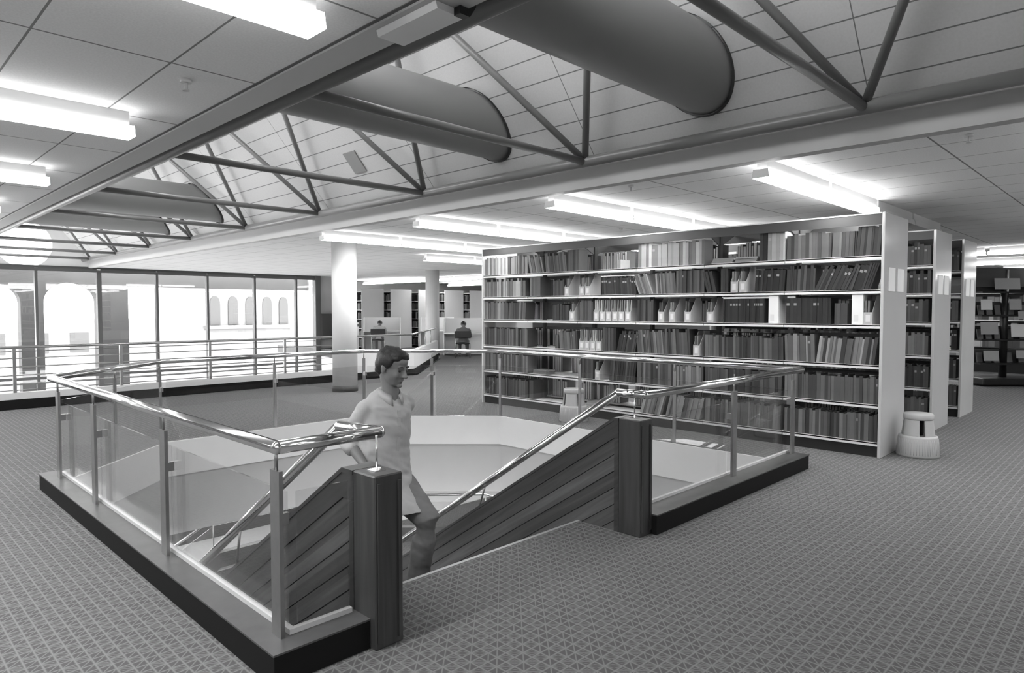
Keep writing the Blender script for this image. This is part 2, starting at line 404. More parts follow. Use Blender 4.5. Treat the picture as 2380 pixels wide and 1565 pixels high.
for k in range(5):
    for j in range(2):
        lobj('window', boxes((-8+2.1*k,-.06,.8+2.1*j, -7+2.1*k,.02,2.0+2.1*j)), M['outdark'], b)

# ------------------------------------------------------------------ roof frame of steel tubes
XC, XD, ZT = 5.42, 2.33, 3.0
nodes = [1.66+2.62*k for k in range(-2, 9)]
t = thing('roof_truss', 'dark steel tube frame of tie bars and slanting braces under the pitched roof light', 'roof truss', (AX, 0, ZT))
for x in (XC, XD):
    bm = bmnew(); tube(bm, (x,-6.9,ZT), (x,YW-.05,ZT), .053, 18); obj('bottom_chord', bm, M['steel'], t)
bm = bmnew(); tube(bm, (3.83,-6.9,4.9), (3.83,YW-.05,4.9), .05); obj('ridge_tube', bm, M['steel'], t)
for y in nodes:
    bm = bmnew(); tube(bm, (XD,y,ZT), (XC,y,ZT), .036, 16); obj('tie_bar', bm, M['steel'], t)
    for s in (-1, 1):
        if y + s*1.31 < YW-.1:
            bm = bmnew(); tube(bm, (XC,y,ZT+.01), (3.83,y+s*1.31,4.88), .034); obj('brace', bm, M['steel'], t)

# ducts crossing the roof light
def duct(y, label, r=.33, z=3.54):
    t = thing('ceiling_duct', label, 'duct', (AX, y, z), 0, None)
    sl = lambda zz, side: (XR-(zz-3.05)/SL) if side > 0 else (XL+(zz-3.05)/SL)
    def wall(rad, off0, off1, both):
        bm = bmnew(); n = 48; A, B = [], []
        for i in range(n):
            a = 2*math.pi*i/n; yy, zz = y+rad*math.cos(a), z+rad*math.sin(a)
            A.append(bm.verts.new(((sl(zz,-1) if both else sl(zz,1)-off0), yy, zz))); B.append(bm.verts.new((sl(zz,1)-off1, yy, zz)))
        for i in range(n):
            f = bm.faces.new((A[i], A[(i+1)%n], B[(i+1)%n], B[i])); f.smooth = True
        return bm
    obj('duct_shell', wall(r, 0, -.02, True), M['duct'], t)
    obj('wall_collar', wall(r+.018, .045, -.02, False), M['ductring'], t)
duct(2.93, 'large round grey duct crossing the roof light nearest the camera')
duct(5.52, 'round grey duct crossing behind the second tie bar of the roof light')
duct(13.3, 'round grey duct far along the roof light, the nearer of the far pair')
duct(16.2, 'round grey duct nearest the round gable window')
duct(-2.3, 'round grey duct crossing the roof light behind the camera')
# vent panels in the sloping lining
def roofpt(x): return 3.05+SL*(XR-x)
for y, lab in ((8.1, 'grey rectangular vent panel in the sloping lining between the ducts'), (13.45, 'small dark vent panel far along the sloping lining')):
    bm = bmnew(); x0, x1 = 5.26, 5.06
    n = Vector((-SL, 0, -1)).normalized()*.018
    q = [(x0,roofpt(x0)), (x1,roofpt(x1)), (x1+n.x,roofpt(x1)+n.z), (x0+n.x,roofpt(x0)+n.z)]
    prism(bm, q, y-.14, y+.14, 'y'); tag(obj('vent_panel', bm, M['duct']), lab, 'vent')
# box fitted into the left beam
t = thing('beam_box', 'pale metal box with a black open end hanging on the left beam edge', 'box', (1.93, 2.42, ZC-.02))
bm = bmnew(); prism(bm, [(1.80,ZC-.016),(1.81,ZC-.045),(1.955,ZC-.045),(2.02,ZC+.03),(2.02,ZC+.06),(1.952,ZC+.06),(1.952,ZC-.016)], 2.21, 2.64, 'y'); obj('casing', bm, M['fascia'], t)
bm = bmnew(); prism(bm, [(1.90,ZC-.016),(1.90,ZC-.05),(1.955,ZC-.05),(1.99,ZC-.0),(1.99,ZC+.10),(1.952,ZC+.10),(1.952,ZC-.016)], 2.17, 2.21, 'y'); obj('end_plate', bm, M['black'], t)

# ------------------------------------------------------------------ fluorescent fittings
def fitting(name='ceiling_light', L=1.53, lit=True, w=.15):
    t = thing(name, None, 'light')
    bm = boxes((.03,-.045,.068, L-.03,.045,.1595)); lobj('housing', bm, M['housing'], t)
    bm = bmnew(); prism(bm, [(-w/2,0),(w/2,0),(w/2-.012,.068),(-w/2+.012,.068)], .004, L-.004, 'x')
    for f in bm.faces:
        f.material_index = 0 if max(v.co.z for v in f.verts) < .01 else 1
    lobj('diffuser', bm, [M['lamp'], M['lampside']] if lit else [M['lampoff']]*2, t)
    for x in (0, L-.004): lobj('end_cap', (lambda b: (prism(b, [(-w/2-.003,-.002),(w/2+.003,-.002),(w/2-.009,.071),(-w/2+.009,.071)], x, x+.004, 'x'), b)[1])(bmnew()), M['lampoff'], t)
    return t
ZF = 2.64
rowsR = {2.55: ('first', 2), 4.96: ('second', 4), 7.38: ('third', 4), 9.88: ('fourth', 4), 12.35: ('fifth', 2)}
F0 = fitting(); F0.location = (5.65, 2.55, ZF); used = False
F0['label'] = 'lit tube light nearest the roof light in the front row above the bookshelves'; F0['group'] = 'tube lights right of the roof light'
pos = ['nearest the roof light', 'second out from the roof light', 'third out from the roof light', 'fourth out from the roof light']
rn = {2.55: 'front row above the bookshelves', 4.96: 'second row back above the bookshelves', 7.38: 'third row back above the bookshelves', 9.88: 'row ending over the round column', 12.35: 'short row behind the round column'}
for y, (nm, n) in rowsR.items():
    for k in range(n):
        if y == 2.55 and k == 0: continue
        x0 = (5.65 if y < 12 else 9.7)+1.54*k
        dup(F0, (x0, y, ZF), 0, label='lit tube light %s, %s' % (pos[k], rn[y]))
Foff = fitting(lit=False); Foff.location = (5.65+3.08, 2.55, ZF); Foff['label'] = 'unlit grey light batten running on over the shelf end panels'
dup(Foff, (5.65+4.62, 2.55, ZF), 0, label='unlit grey light batten beyond the second end panel')
for k, y in enumerate((2.55, 4.96, 7.38, 9.88, 12.4, 14.9, 17.4, 19.9)):
    for j in range(3 if k < 3 else 2):
        nm = ['cut by the top edge of the photo', 'second row up the left ceiling', 'third row up the left ceiling', 'fourth row up the left ceiling', 'fifth row up the left ceiling', 'sixth row up the left ceiling', 'seventh row up the left ceiling', 'farthest row up the left ceiling'][k]
        dup(F0, (1.46-1.54*(j+1), y, ZF), 0, label='lit box light %s, %s' % (['next to the beam', 'away from the beam', 'farthest from the beam'][j], nm), group='tube lights left of the roof light')
for y in (.1, -2.4, -4.9):  # unseen rows added to light the room around the camera
    for x in (-1.6, -4.6, 5.6, 8.2, 11.2):
        dup(F0, (x, y, ZF), 0, label='lit tube light added out of view behind or beside the camera', group='added tube lights behind the camera')
# rows running the other way, far right and over the reading tables
grp = 'tube lights running lengthwise in the far room'
for x, ys, wh in ((16.9, [1.2+1.56*k for k in range(3)], 'nearer line at right edge of room'), (20.6, [.6+1.56*k for k in range(5)], 'farther line at right edge of room'),
              (16.9, [15.0+1.56*k for k in range(7)], 'nearer line above the reading tables'), (21.0, [14.0+1.56*k for k in range(7)], 'farther line above the reading tables')):
    for k, y in enumerate(ys): dup(F0, (x, y, ZF), R(90), label='%s tube light from right, %s' % (ORD[k], wh), group=grp)
for x, y in ((24,2),(24,6),(27,-2),(12,-1),(26,10),(26,16)): dup(F0, (x, y, ZF), R(90), label='lit tube light deeper in the room behind the shelves', group='tube lights deep in the room')
# lamps added out of sight to light the lower storey
for x, y in ((7,10.5),(2,11),(-2,6),(9.5,6),(11,9.8),(4,14),(9,14),(1,17),(7,18),(12,18),(4,1.5)):
    dup(F0, (x, y, -1.16), 0, label='unseen tube light added to light the storey below the stairwell', group='added tube lights of the lower storey')
# sprinklers
sp = thing('ceiling_sprinkler', 'small sprinkler head in the left ceiling tiles', 'sprinkler', (1.45,4.0,ZC))
bm = bmnew(); tube(bm, (0,0,0), (0,0,-.02), .03, 16); tube(bm, (0,0,-.02), (0,0,-.06), .009); tube(bm, (0,0,-.06), (0,0,-.064), .018); lobj('sprinkler_body', bm, M['housing'], sp)
dup(sp, (5.9,4.05,ZC), 0, label='small sprinkler head between the second row light and the front row light')
dup(sp, (5.95,1.1,ZC), 0, label='small sprinkler head near the right edge of the picture')
dup(sp, (8.9,6.3,ZC), 0, label='small sprinkler head above the bookshelf top')

# ------------------------------------------------------------------ stairwell balustrade
ZR = .935; ZK = .135
B = thing('glass_balustrade', 'steel and glass balustrade with polished handrail and dark curb round the stairwell', 'balustrade', (1.27, 2.6, 0))
# curb: outer band and inner top
def curb(pts_out, pts_in, z):  # closed strip
    bm = bmnew()
    for (a, b), (c, d) in zip(zip(pts_out, pts_out[1:]), zip(pts_in, pts_in[1:])): prism(bm, [a, b, d, c], 0, z, 'z')
    return bm
obj('curb', curb([(1.64,2.49),(1.195,2.49),(1.195,6.70)], [(1.64,2.60),(1.345,2.60),(1.345,6.70)], ZK-.008), M['curbside'], B)
obj('curb', boxes((3.82,2.40,0, 6.45,2.50,ZK-.008)), M['curbside'], B)
obj('curb_top', (lambda b: (prism(b, [(1.64,2.485),(1.19,2.485),(1.19,2.62),(1.64,2.62)], ZK-.008, ZK, 'z'), prism(b, [(1.19,2.62),(1.35,2.62),(1.35,6.71),(1.19,6.71)], ZK-.008, ZK, 'z'), b)[2])(bmnew()), M['curbtop'], B)
obj('curb_top', boxes((3.82,2.395,ZK-.008, 6.455,2.60,ZK)), M['curbtop'], B)
obj('glazing_channel', boxes((1.318,2.60,ZK, 1.345,6.55,ZK+.022), (1.345,2.60,ZK, 1.62,2.625,ZK+.022)), M['gasket'], B)
obj('glazing_channel', boxes((3.84,2.575,ZK, 6.40,2.60,ZK+.02)), M['gasket'], B)
# handrail
bm = bmnew()
SLP = .655
def railz(y, y0=2.66, z0=ZR): return z0 - SLP*max(0, y-y0)
pipe(bm, [(1.72,7.4,railz(7.4,2.86)), (1.72,2.86,ZR), (1.77,2.60,ZR), (1.275,2.60,ZR), (1.275,6.60,ZR), (2.52,7.88,ZR), (5.14,7.88,ZR), (6.42,6.55,ZR), (6.42,2.47,ZR), (3.77,2.47,ZR), (3.77,2.68,ZR), (3.77,7.3,railz(7.3,2.68))], .0285, 24)
obj('handrail', bm, M['chrome'], B)
# posts with clamps
def post(x, y, along, inx, iny, hz=.835, z0=ZK, w=.055, t=.014):
    bm = bmnew()
    if along == 'y': box(bm, x-t/2, y-w/2, z0, x+t/2, y+w/2, hz)
    elif along == 'x': box(bm, x-w/2, y-t/2, z0, x+w/2, y+t/2, hz)
    elif along == 'd1':
        box(bm, -w/2, -t/2, z0, w/2, t/2, hz); bmesh.ops.rotate(bm, verts=bm.verts, matrix=Matrix.Rotation(R(45),3,'Z')); bmesh.ops.translate(bm, verts=bm.verts, vec=(x,y,0))
    else:
        box(bm, -w/2, -t/2, z0, w/2, t/2, hz); bmesh.ops.rotate(bm, verts=bm.verts, matrix=Matrix.Rotation(R(-45),3,'Z')); bmesh.ops.translate(bm, verts=bm.verts, vec=(x,y,0))
    tube(bm, (x,y,hz-.01), (x,y,ZR), .0075, 10)
    p = obj('post', bm, M['satin'], B)
    bm = boxes((min(x,x+inx)-(.004 if iny == 0 else .014), min(y,y+iny)-(.012 if iny == 0 else .004), .60, max(x,x+inx)+(.004 if iny == 0 else .014), max(y,y+iny)+(.012 if iny == 0 else .004), .65)); c = obj('clamp', bm, M['satin']); c.parent = p; c.matrix_parent_inverse = p.matrix_parent_inverse @ Matrix() ; c.matrix_parent_inverse = Matrix.Translation(-Vector((0,0,0)))
    return p
def clampfix(): pass
for yy in (2.63, 3.97, 5.38, 6.42): post(1.283,yy,'y',.045,0,w=.08,t=.018)
post(5.17,2.525,'x',0,.055,w=.07,t=.02); post(6.38,2.53,'x',0,.05,w=.06,t=.02)
for x, y, al in ((2.53,7.90,'d1'),(3.85,7.90,'x'),(5.14,7.90,'d2'),(5.80,7.24,'d2'),(6.45,6.56,'y'),(6.45,5.16,'y'),(6.45,3.84,'y'),(1.92,7.27,'d1')):
    post(x, y, al, 0, -.05 if al != 'y' else 0, z0=.0, w=.04, t=.012)
# glass panes
def pane(p, q, z0, z1, th=.010):
    bm = bmnew(); dx, dy = q[0]-p[0], q[1]-p[1]; L = math.hypot(dx, dy); nx, ny = -dy/L*th/2, dx/L*th/2
    prism(bm, [(p[0]+nx,p[1]+ny),(q[0]+nx,q[1]+ny),(q[0]-nx,q[1]-ny),(p[0]-nx,p[1]-ny)], z0, z1, 'z'); obj('glass_panel', bm, M['glass'], B)
zg = .735
for a, b_ in ((2.64,3.98),(4.0,5.39),(5.41,6.50)): pane((1.332,a), (1.332,b_), ZK+.02, zg)
pane((1.36,2.612), (1.61,2.612), ZK+.02, zg)
pane((3.86,2.588), (5.16,2.588), ZK+.02, zg); pane((5.19,2.588), (6.38,2.588), ZK+.02, zg)
for p, q in (((1.32,6.66),(1.90,7.24)),((1.94,7.28),(2.50,7.83)),((2.58,7.865),(3.83,7.865)),((3.87,7.865),(5.10,7.865)),((5.15,7.84),(5.78,7.20)),((5.82,7.17),(6.42,6.58)),((6.43,6.5),(6.43,5.19)),((6.43,5.13),(6.43,3.87)),((6.43,3.81),(6.43,2.64))):
    pane(p, q, .05, zg)
# small bright bottom edge of the glass at the newel
# ------------------------------------------------------------------ staircase
ST = thing('staircase', 'timber-sided staircase going down through the stairwell', 'staircase', (2.74, 2.95, 0))
YE = 8.0
def side_panel(x0, x1, nm, vis):
    bm = bmnew()
    y1_ = 2.71 if x0 < 2 else 2.66
    top = lambda y: .752 - SLP*max(0, y-y1_)
    prism(bm, [(2.58,0),(2.58,.752),(y1_,.752),(YE,top(YE)),(YE,top(YE)-1.05),(4.2,top(4.2)-1.05),(2.98,-.30),(2.98,0)], x0+.012, x1-.012, 'x')
    p = obj('side_panel', bm, M['woodfr'], ST)
    # cladding boards, slanting, with real gaps
    for sgn, xx in ((-1, x0), (1, x1)):
        if (sgn == -1) != (vis == 'out'): continue
        bm = bmnew()
        for k in range(8):
            za, zb = .122+.113*k, .122+.113*k+.106
            y0 = 2.62
            P = [(y0, top(y0+.0)-za+.0), (YE, top(YE)-za), (YE, top(YE)-zb), (y0, top(y1_)-zb+0)]
            # keep the upper edge parallel to the slope
            P[0] = (y0, .752-SLP*(y0-y1_)-za+ (0 if k else -.0)); P[3] = (y0, .752-SLP*(y0-y1_)-zb)
            prism(bm, P, xx - .002*sgn - (0.012 if sgn > 0 else 0), xx - .002*sgn + (0.012 if sgn < 0 else 0), 'x')
        c = obj('cladding', bm, M['wood']); c.parent = p
    bm = bmnew()   # plain frame rail and stile round the boards
    xo0, xo1 = x0-.004, x0+.012
    prism(bm, [(2.62,.752),(y1_,.752),(YE,top(YE)),(YE,top(YE)-.118),(y1_,.634),(2.62,.634)], xo0, xo1, 'x'); prism(bm, [(2.62,.63),(2.655,.61),(2.655,.0),(2.62,.0)], xo0, xo1, 'x')
    c = obj('frame_rail', bm, M['woodfr']); c.parent = p
    bm = bmnew()   # capping
    prism(bm, [(2.62,.752),(y1_,.752),(YE,top(YE)),(YE,top(YE)+.022),(y1_,.774),(2.62,.774)], x0-.008, x1+.008, 'x'); c = obj('capping', bm, M['woodfr']); c.parent = p
    return p
side_panel(1.645, 1.785, 'left', 'out'); side_panel(3.695, 3.825, 'right', 'out')
# the right stair wall shows its inner (west) face: boards there
def newel(x0, x1):
    bm = boxes((x0,2.445,0, x1,2.62,.774)); bevel(bm, .006, 1); n = obj('newel_post', bm, M['woodv'], ST)
    bm = boxes((x0+.012,2.437,.03, x0+.03,2.447,.74), (x1-.03,2.437,.03, x1-.012,2.447,.74)); c = obj('moulding', bm, M['woodv']); c.parent = n
    bm = boxes(((x0+x1)/2-.03,2.51,.774, (x0+x1)/2+.03,2.57,.78)); tube(bm, ((x0+x1)/2,2.54,.77), ((x0+x1)/2,2.54,ZR), .0048, 10); c = obj('rail_stem', bm, M['chrome']); c.parent = n
newel(1.64, 1.79); newel(3.69, 3.83)
for x in (1.72, 3.77):
    for y in (4.0, 5.4, 6.7):
        bm = bmnew(); y0 = 2.86 if x < 2 else 2.68
        tube(bm, (x,y,railz(y,y0)), (x,y+.10,.752-SLP*(y+.1-2.66)), .008, 8); obj('rail_bracket', bm, M['satin'], ST)
for k in range(1, 20):
    y0 = 2.95+.26*(k-1); z = -.17*k
    bm = boxes((1.785,y0-.02,z-.04, 3.695,y0+.26,z), (1.785,y0-.012,z, 3.695,y0,z+.13)); s = obj('step', bm, M['tread'], ST)
    c = obj('nosing', boxes((1.80,y0+.225,z, 3.68,y0+.262,z+.004)), M['nosing']); c.parent = s
obj('floor_nosing', boxes((1.79,2.95,-.035, 3.70,2.975,.004)), M['nosing'], ST)
bm = bmnew(); prism(bm, [(2.96,-.35),(YE,-3.62),(YE,-3.75),(2.96,-.5)], 1.79, 3.69, 'x'); obj('soffit', bm, M['woodfr'], ST)

# second balustrade one storey down
L2 = thing('glass_balustrade', 'lower glass balustrade with steel rail seen down through the stairwell', 'balustrade', (5,12.8,-3.4))
lo = [(3.0,10.8),(5.0,12.85),(7.1,12.85),(9.75,10.35),(9.75,6.5)]
bm = bmnew(); pipe(bm, [(x,y,-2.45) for x,y in lo], .024); obj('handrail', bm, M['chrome'], L2)
bm = bmnew(); wallrun(bm, lo, -3.4, -3.1, .15, 1); obj('curb', bm, M['curbtop'], L2)
for (x0,y0),(x1,y1) in zip(lo, lo[1:]):
    bm = bmnew(); wallrun(bm, [(x0,y0),(x1,y1)], -3.1, -2.6, .01, 1); obj('glass_panel', bm, M['glass'], L2)
    bm = bmnew(); tube(bm, (x0,y0,-3.1), (x0,y0,-2.45), .012); obj('post', bm, M['satin'], L2)
tag(obj('desk', boxes((3.5,14.5,-3.4, 12.5,15.2,-2.65)), M['dark']), 'dark counter on the storey below, behind the lower balustrade', 'counter')

# ------------------------------------------------------------------ atrium parapet
PT = thing('atrium_balustrade', 'white parapet with dark skirting, bars and steel handrail along the atrium edge', 'balustrade', (9.45,12.38,0))
pa = [(-8.9,12.42),(7.62,12.42),(9.45,12.42),(13.25,16.2)]
bm = bmnew(); wallrun(bm, [pa[0],pa[1],pa[2],pa[3]], -1.0, .14, .14, -1); obj('skirting', bm, M['curbside'], PT)
bm = bmnew(); wallrun(bm, [(x-.0,y+.03) for x,y in (pa[0],pa[1])], .14, .24, .12, -1); obj('upstand', bm, M['parapet'], PT)
bm = bmnew(); wallrun(bm, [(x,y+.03) for x,y in pa[1:]], .14, .55, .12, -1); obj('upstand', bm, M['parapet'], PT)
bm = bmnew(); pipe(bm, [(pa[0][0],12.48,.93),(9.4,12.48,.93),(13.2,16.27,.93)], .022); obj('handrail', bm, M['satin'], PT)
for z in (.37,.50,.63,.76):
    bm = bmnew(); pipe(bm, [(pa[0][0],12.5,z),(7.65,12.5,z)], .009, 8); obj('bar', bm, M['satin'], PT)
for k in range(12):
    bm = bmnew(); x = -8.2+1.45*k; box(bm, x-.022, 12.46, .14, x+.022, 12.5, .93); obj('post', bm, M['satin'], PT)
for k in range(1,4):
    bm = bmnew(); tube(bm, (9.4+.95*k,12.48+.95*k,.5), (9.4+.95*k,12.48+.95*k,.93), .012); obj('post', bm, M['satin'], PT)
bm = bmnew(); wallrun(bm, [(-8.9,12.38),(9.45,12.38),(13.25,16.16)], -1.1, -.0, .04, 1)
struct('trim_6', bm, M['fascia'])

# ------------------------------------------------------------------ columns
def column(x, y, r, label):
    t = thing('column', label, 'column', (x,y,0)); bm = bmnew(); lathe(bm, [(r,0.0),(r,ZC)], seg=40); lobj('shaft', bm, M['wall'], t)
    bm = bmnew(); lathe(bm, [(r+.008,0),(r+.008,.11)], seg=40); lobj('skirting', bm, M['plinth'], t)
column(6.66, 10.86, .225, 'thick round white column with dark skirting behind the stairwell')
column(13.9, 17.3, .225, 'round white column farther away beside the reading tables')

# ------------------------------------------------------------------ book stacks
BAYS = 6; YB1, YB0 = 7.90, 2.075; BW = (YB1-YB0)/BAYS
LEV = [2.045, 1.70, 1.345, .935, .535, .15]     # top of each shelf board
STX = 7.38; STD = .82
def stack(x0, label, nb=BAYS, full=True):
    t = thing('library_shelving', label, 'bookshelf', (x0, YB0, 0), 0, 'steel library stacks')
    for y in (YB0-.03, YB0+BW*nb):
        bm = boxes((x0,y,0, x0+STD,y+.03,2.475)); bevel(bm, .004, 1); p = obj('end_panel', bm, M['shelfpanel'], t)
        if y < YB0:
            for dx in (.13,.44): c = obj('label_holder', boxes((x0+dx,y-.006,1.69, x0+dx+.23,y,1.93)), M['fascia']); c.parent = p
    for k in range(1, nb): obj('upright', boxes((x0+STD/2-.03,YB0+BW*k-.02,.02, x0+STD/2+.03,YB0+BW*k+.02,2.44)), M['upright'], t)
    for side in (0, 1):
        xa, xb = (x0+.015, x0+.30) if side == 0 else (x0+STD-.30, x0+STD-.015)
        for k in range(nb):
            ya, yb = YB0+BW*k+.004, YB0+BW*(k+1)-.004
            for z in LEV:
                xf = xa if side == 0 else xb
                s = .012 if side == 0 else -.012
                bm = boxes((xa,ya,z-.012, xb,yb,z), (min(xf,xf+s),ya,z-.035, max(xf,xf+s),yb,z+.004)); obj('shelf', bm, M['shelf'], t)
        obj('plinth', boxes((xa+.03,YB0,0, xb-.03,YB0+BW*nb,.11)), M['kick'], t)
        xf = x0+.002 if side == 0 else x0+STD-.022
        obj('canopy_rail', boxes((xf,YB0,2.36, xf+.02,YB0+BW*nb,2.462)), M['canopy'], t)
        obj('top_rail', boxes((xf-.006,YB0,2.462, xf+.03,YB0+BW*nb,2.475)), M['shelf'], t)
        for k in range(1, nb):
            y = YB0+BW*k; bm = bmnew()
            if side == 0: prism(bm, [(x0+.02,2.45),(x0+STD/2,2.45),(x0+STD/2,2.28)], y-.006, y+.006, 'y')
            else: prism(bm, [(x0+STD-.02,2.45),(x0+STD/2,2.28),(x0+STD/2,2.45)], y-.006, y+.006, 'y')
            obj('bracket', bm, M['canopy'], t)
    for k in range(nb):  # perforated backs behind the middle of some shelves
        for z in LEV[1:]: obj('back_rail', boxes((x0+STD/2-.006,YB0+BW*k+.02,z+.27, x0+STD/2+.006,YB0+BW*(k+1)-.02,z+.31)), M['upright'], t) if k % 2 == 0 and z < 1.8 and z > .2 else None
    return t
stack(STX, 'long grey steel library stack filled with books, nearest the stairwell')
stack(9.42, 'second steel library stack, behind the nearest one', 3)
stack(10.98, 'third steel library stack, farthest behind at the right', 3)

# books
bookmesh = {}
def book_bm(bm, t, h, d=.21, mc=0, mp=1, M4=None, band=False, ml=2):
    n0 = len(bm.verts); c = .003
    box(bm, 0, -t, 0, c+.001, 0, h, mc); box(bm, c+.001, -c, 0, d, 0, h, mc); box(bm, c+.001, -t, 0, d, -t+c, h, mc)
    box(bm, c+.001, -t+c, .004, d-.006, -c, h-.006, mp)
    if band: box(bm, -.0006, -t*.86, h*.70, 0, -t*.14, h*.80, ml)
    if M4 is not None:
        bm.verts.ensure_lookup_table()
        for v in bm.verts[n0:]: v.co = M4 @ v.co
def get_book(t, h, band):
    key = (round(t/.006), round(h/.02), band)
    if key not in bookmesh:
        bm = bmnew(); book_bm(bm, key[0]*.006, key[1]*.02, band=band)
        me = bpy.data.meshes.new('book'); bm.to_mesh(me); bm.free()
        for m in (BK[4], M['pages'], M['spine']): me.materials.append(m)
        bookmesh[key] = me
    return bookmesh[key], key[0]*.006, key[1]*.02
# contents of each bay and shelf: (kind, from, to, tone range, lean, height)   bay 0 = far left
b_ = 'b'; m_ = 'm'
C = {
 (0,0): [(b_,0,.55,(8,10),0,.29),(b_,.55,1,(5,8),0,.29)],
 (1,0): [(b_,.02,.32,(5,7),-14,.27),(b_,.36,.78,(4,6),-7,.27),(b_,.78,1,(4,5),0,.30)],
 (2,0): [(b_,.68,.74,(9,9),0,.12)],
 (3,0): [(b_,0,1,(8,10),0,.30)],
 (4,0): [('f',.05,.36,(7,9),0,0),('f',.36,.70,(6,9),0,0),(b_,.70,.80,(2,3),0,.31),(b_,.80,1,(9,10),0,.33)],
 (5,0): [(b_,0,.5,(4,7),0,.28),(b_,.5,.75,(3,6),2,.29),(b_,.75,1,(1,4),4,.30)],
 (0,1): [(b_,0,.95,(6,9),0,.27)],
 (1,1): [(b_,.02,.24,(5,6),0,.27),(b_,.52,.72,(3,4),0,.22),(m_,.74,1,1,0,0)],
 (2,1): [(m_,0,.38,2,0,0),(b_,.42,1,(1,3),-4,.24)],
 (3,1): [(b_,.02,.25,(7,9),-22,.27),(b_,.30,.60,(5,8),-5,.29),(b_,.60,1,(3,5),0,.30)],
 (4,1): [(b_,.02,.16,(2,4),-14,.28),(b_,.2,.3,(3,4),0,.28),(m_,.34,.62,2,0,0),(b_,.64,1,(1,3),4,.25)],
 (5,1): [(b_,0,.32,(2,4),2,.27),(b_,.32,.66,(1,3),24,.27),(b_,.66,1,(1,3),18,.28)],
 (0,2): [(b_,0,.55,(5,8),0,.29),(b_,.55,.95,(3,7),3,.29)],
 (1,2): [(b_,.5,.82,(1,4),0,.24),(m_,.84,1,1,0,0)],
 (2,2): [(b_,0,.25,(4,6),0,.28),(m_,.27,.98,6,0,0)],
 (3,2): [(b_,0,.25,(4,6),0,.28),(m_,.33,.48,1,0,0),(m_,.50,.65,1,0,0),(m_,.73,.86,1,0,0)],
 (4,2): [(m_,.02,.14,1,0,0),(b_,.24,.78,(1,2),0,.27),('t',.80,.98,0,0,0)],
 (5,2): [(b_,0,.5,(1,2),0,.28),(b_,.54,.68,(3,4),0,.22),('t',.70,.82,0,0,0),(m_,.84,.99,1,0,0)],
 (0,3): [(b_,0,1,(3,6),0,.29)],
 (1,3): [(b_,.55,.62,(4,5),0,.2),(b_,.64,1,(4,6),-5,.26)],
 (2,3): [(m_,0,.42,4,0,0),(b_,.44,.66,(3,5),0,.33),(b_,.68,.98,(1,3),12,.27)],
 (3,3): [(b_,0,.45,(5,7),-6,.32),(b_,.45,.82,(4,6),-4,.33),(m_,.86,.98,1,0,0)],
 (4,3): [(b_,0,1,(3,6),-1,.29)],
 (5,3): [(b_,0,.35,(5,9),-2,.32),(b_,.35,1,(2,9),7,.31)],
 (0,4): [(b_,0,1,(4,7),0,.29)],
 (1,4): [('f',.05,.9,(6,8),0,0)],
 (2,4): [(b_,0,.25,(3,4),0,.28),(m_,.3,.44,1,0,0),(b_,.55,.98,(2,4),6,.30)],
 (3,4): [(b_,0,.55,(3,7),0,.32),(b_,.55,1,(5,8),-1,.31)],
 (4,4): [(b_,0,1,(3,5),0,.30)],
 (5,4): [(b_,0,1,(4,7),0,.30)],
 (0,5): [(b_,0,1,(3,6),0,.29)],
 (1,5): [(b_,0,.1,(4,6),0,.27)],
 (2,5): [('f',.1,.7,(8,9),0,0)],
 (3,5): [(b_,.05,.4,(6,9),16,.30),(b_,.45,.95,(5,8),14,.30)],
 (4,5): [(b_,0,.98,(4,7),2,.30)],
 (5,5): [(b_,0,1,(4,7),0,.30)],
}
bayname = ['farthest bay', 'fifth bay from near end panel', 'fourth bay from near end panel', 'third bay from near end panel', 'second bay from near end panel', 'bay by near end panel']
lvname = ['top shelf', 'second shelf down', 'third shelf down', 'fourth shelf down', 'fifth shelf down', 'bottom shelf']
def tone_word(i): return 'dark grey' if i <= 3 else ('mid grey' if i <= 6 else 'pale grey')
books = []   # (dist, matrix, t, h, tone, band, label, group)
journals = []; files = []; cam = Vector((0,0,1.5))
rng = random.Random(11)
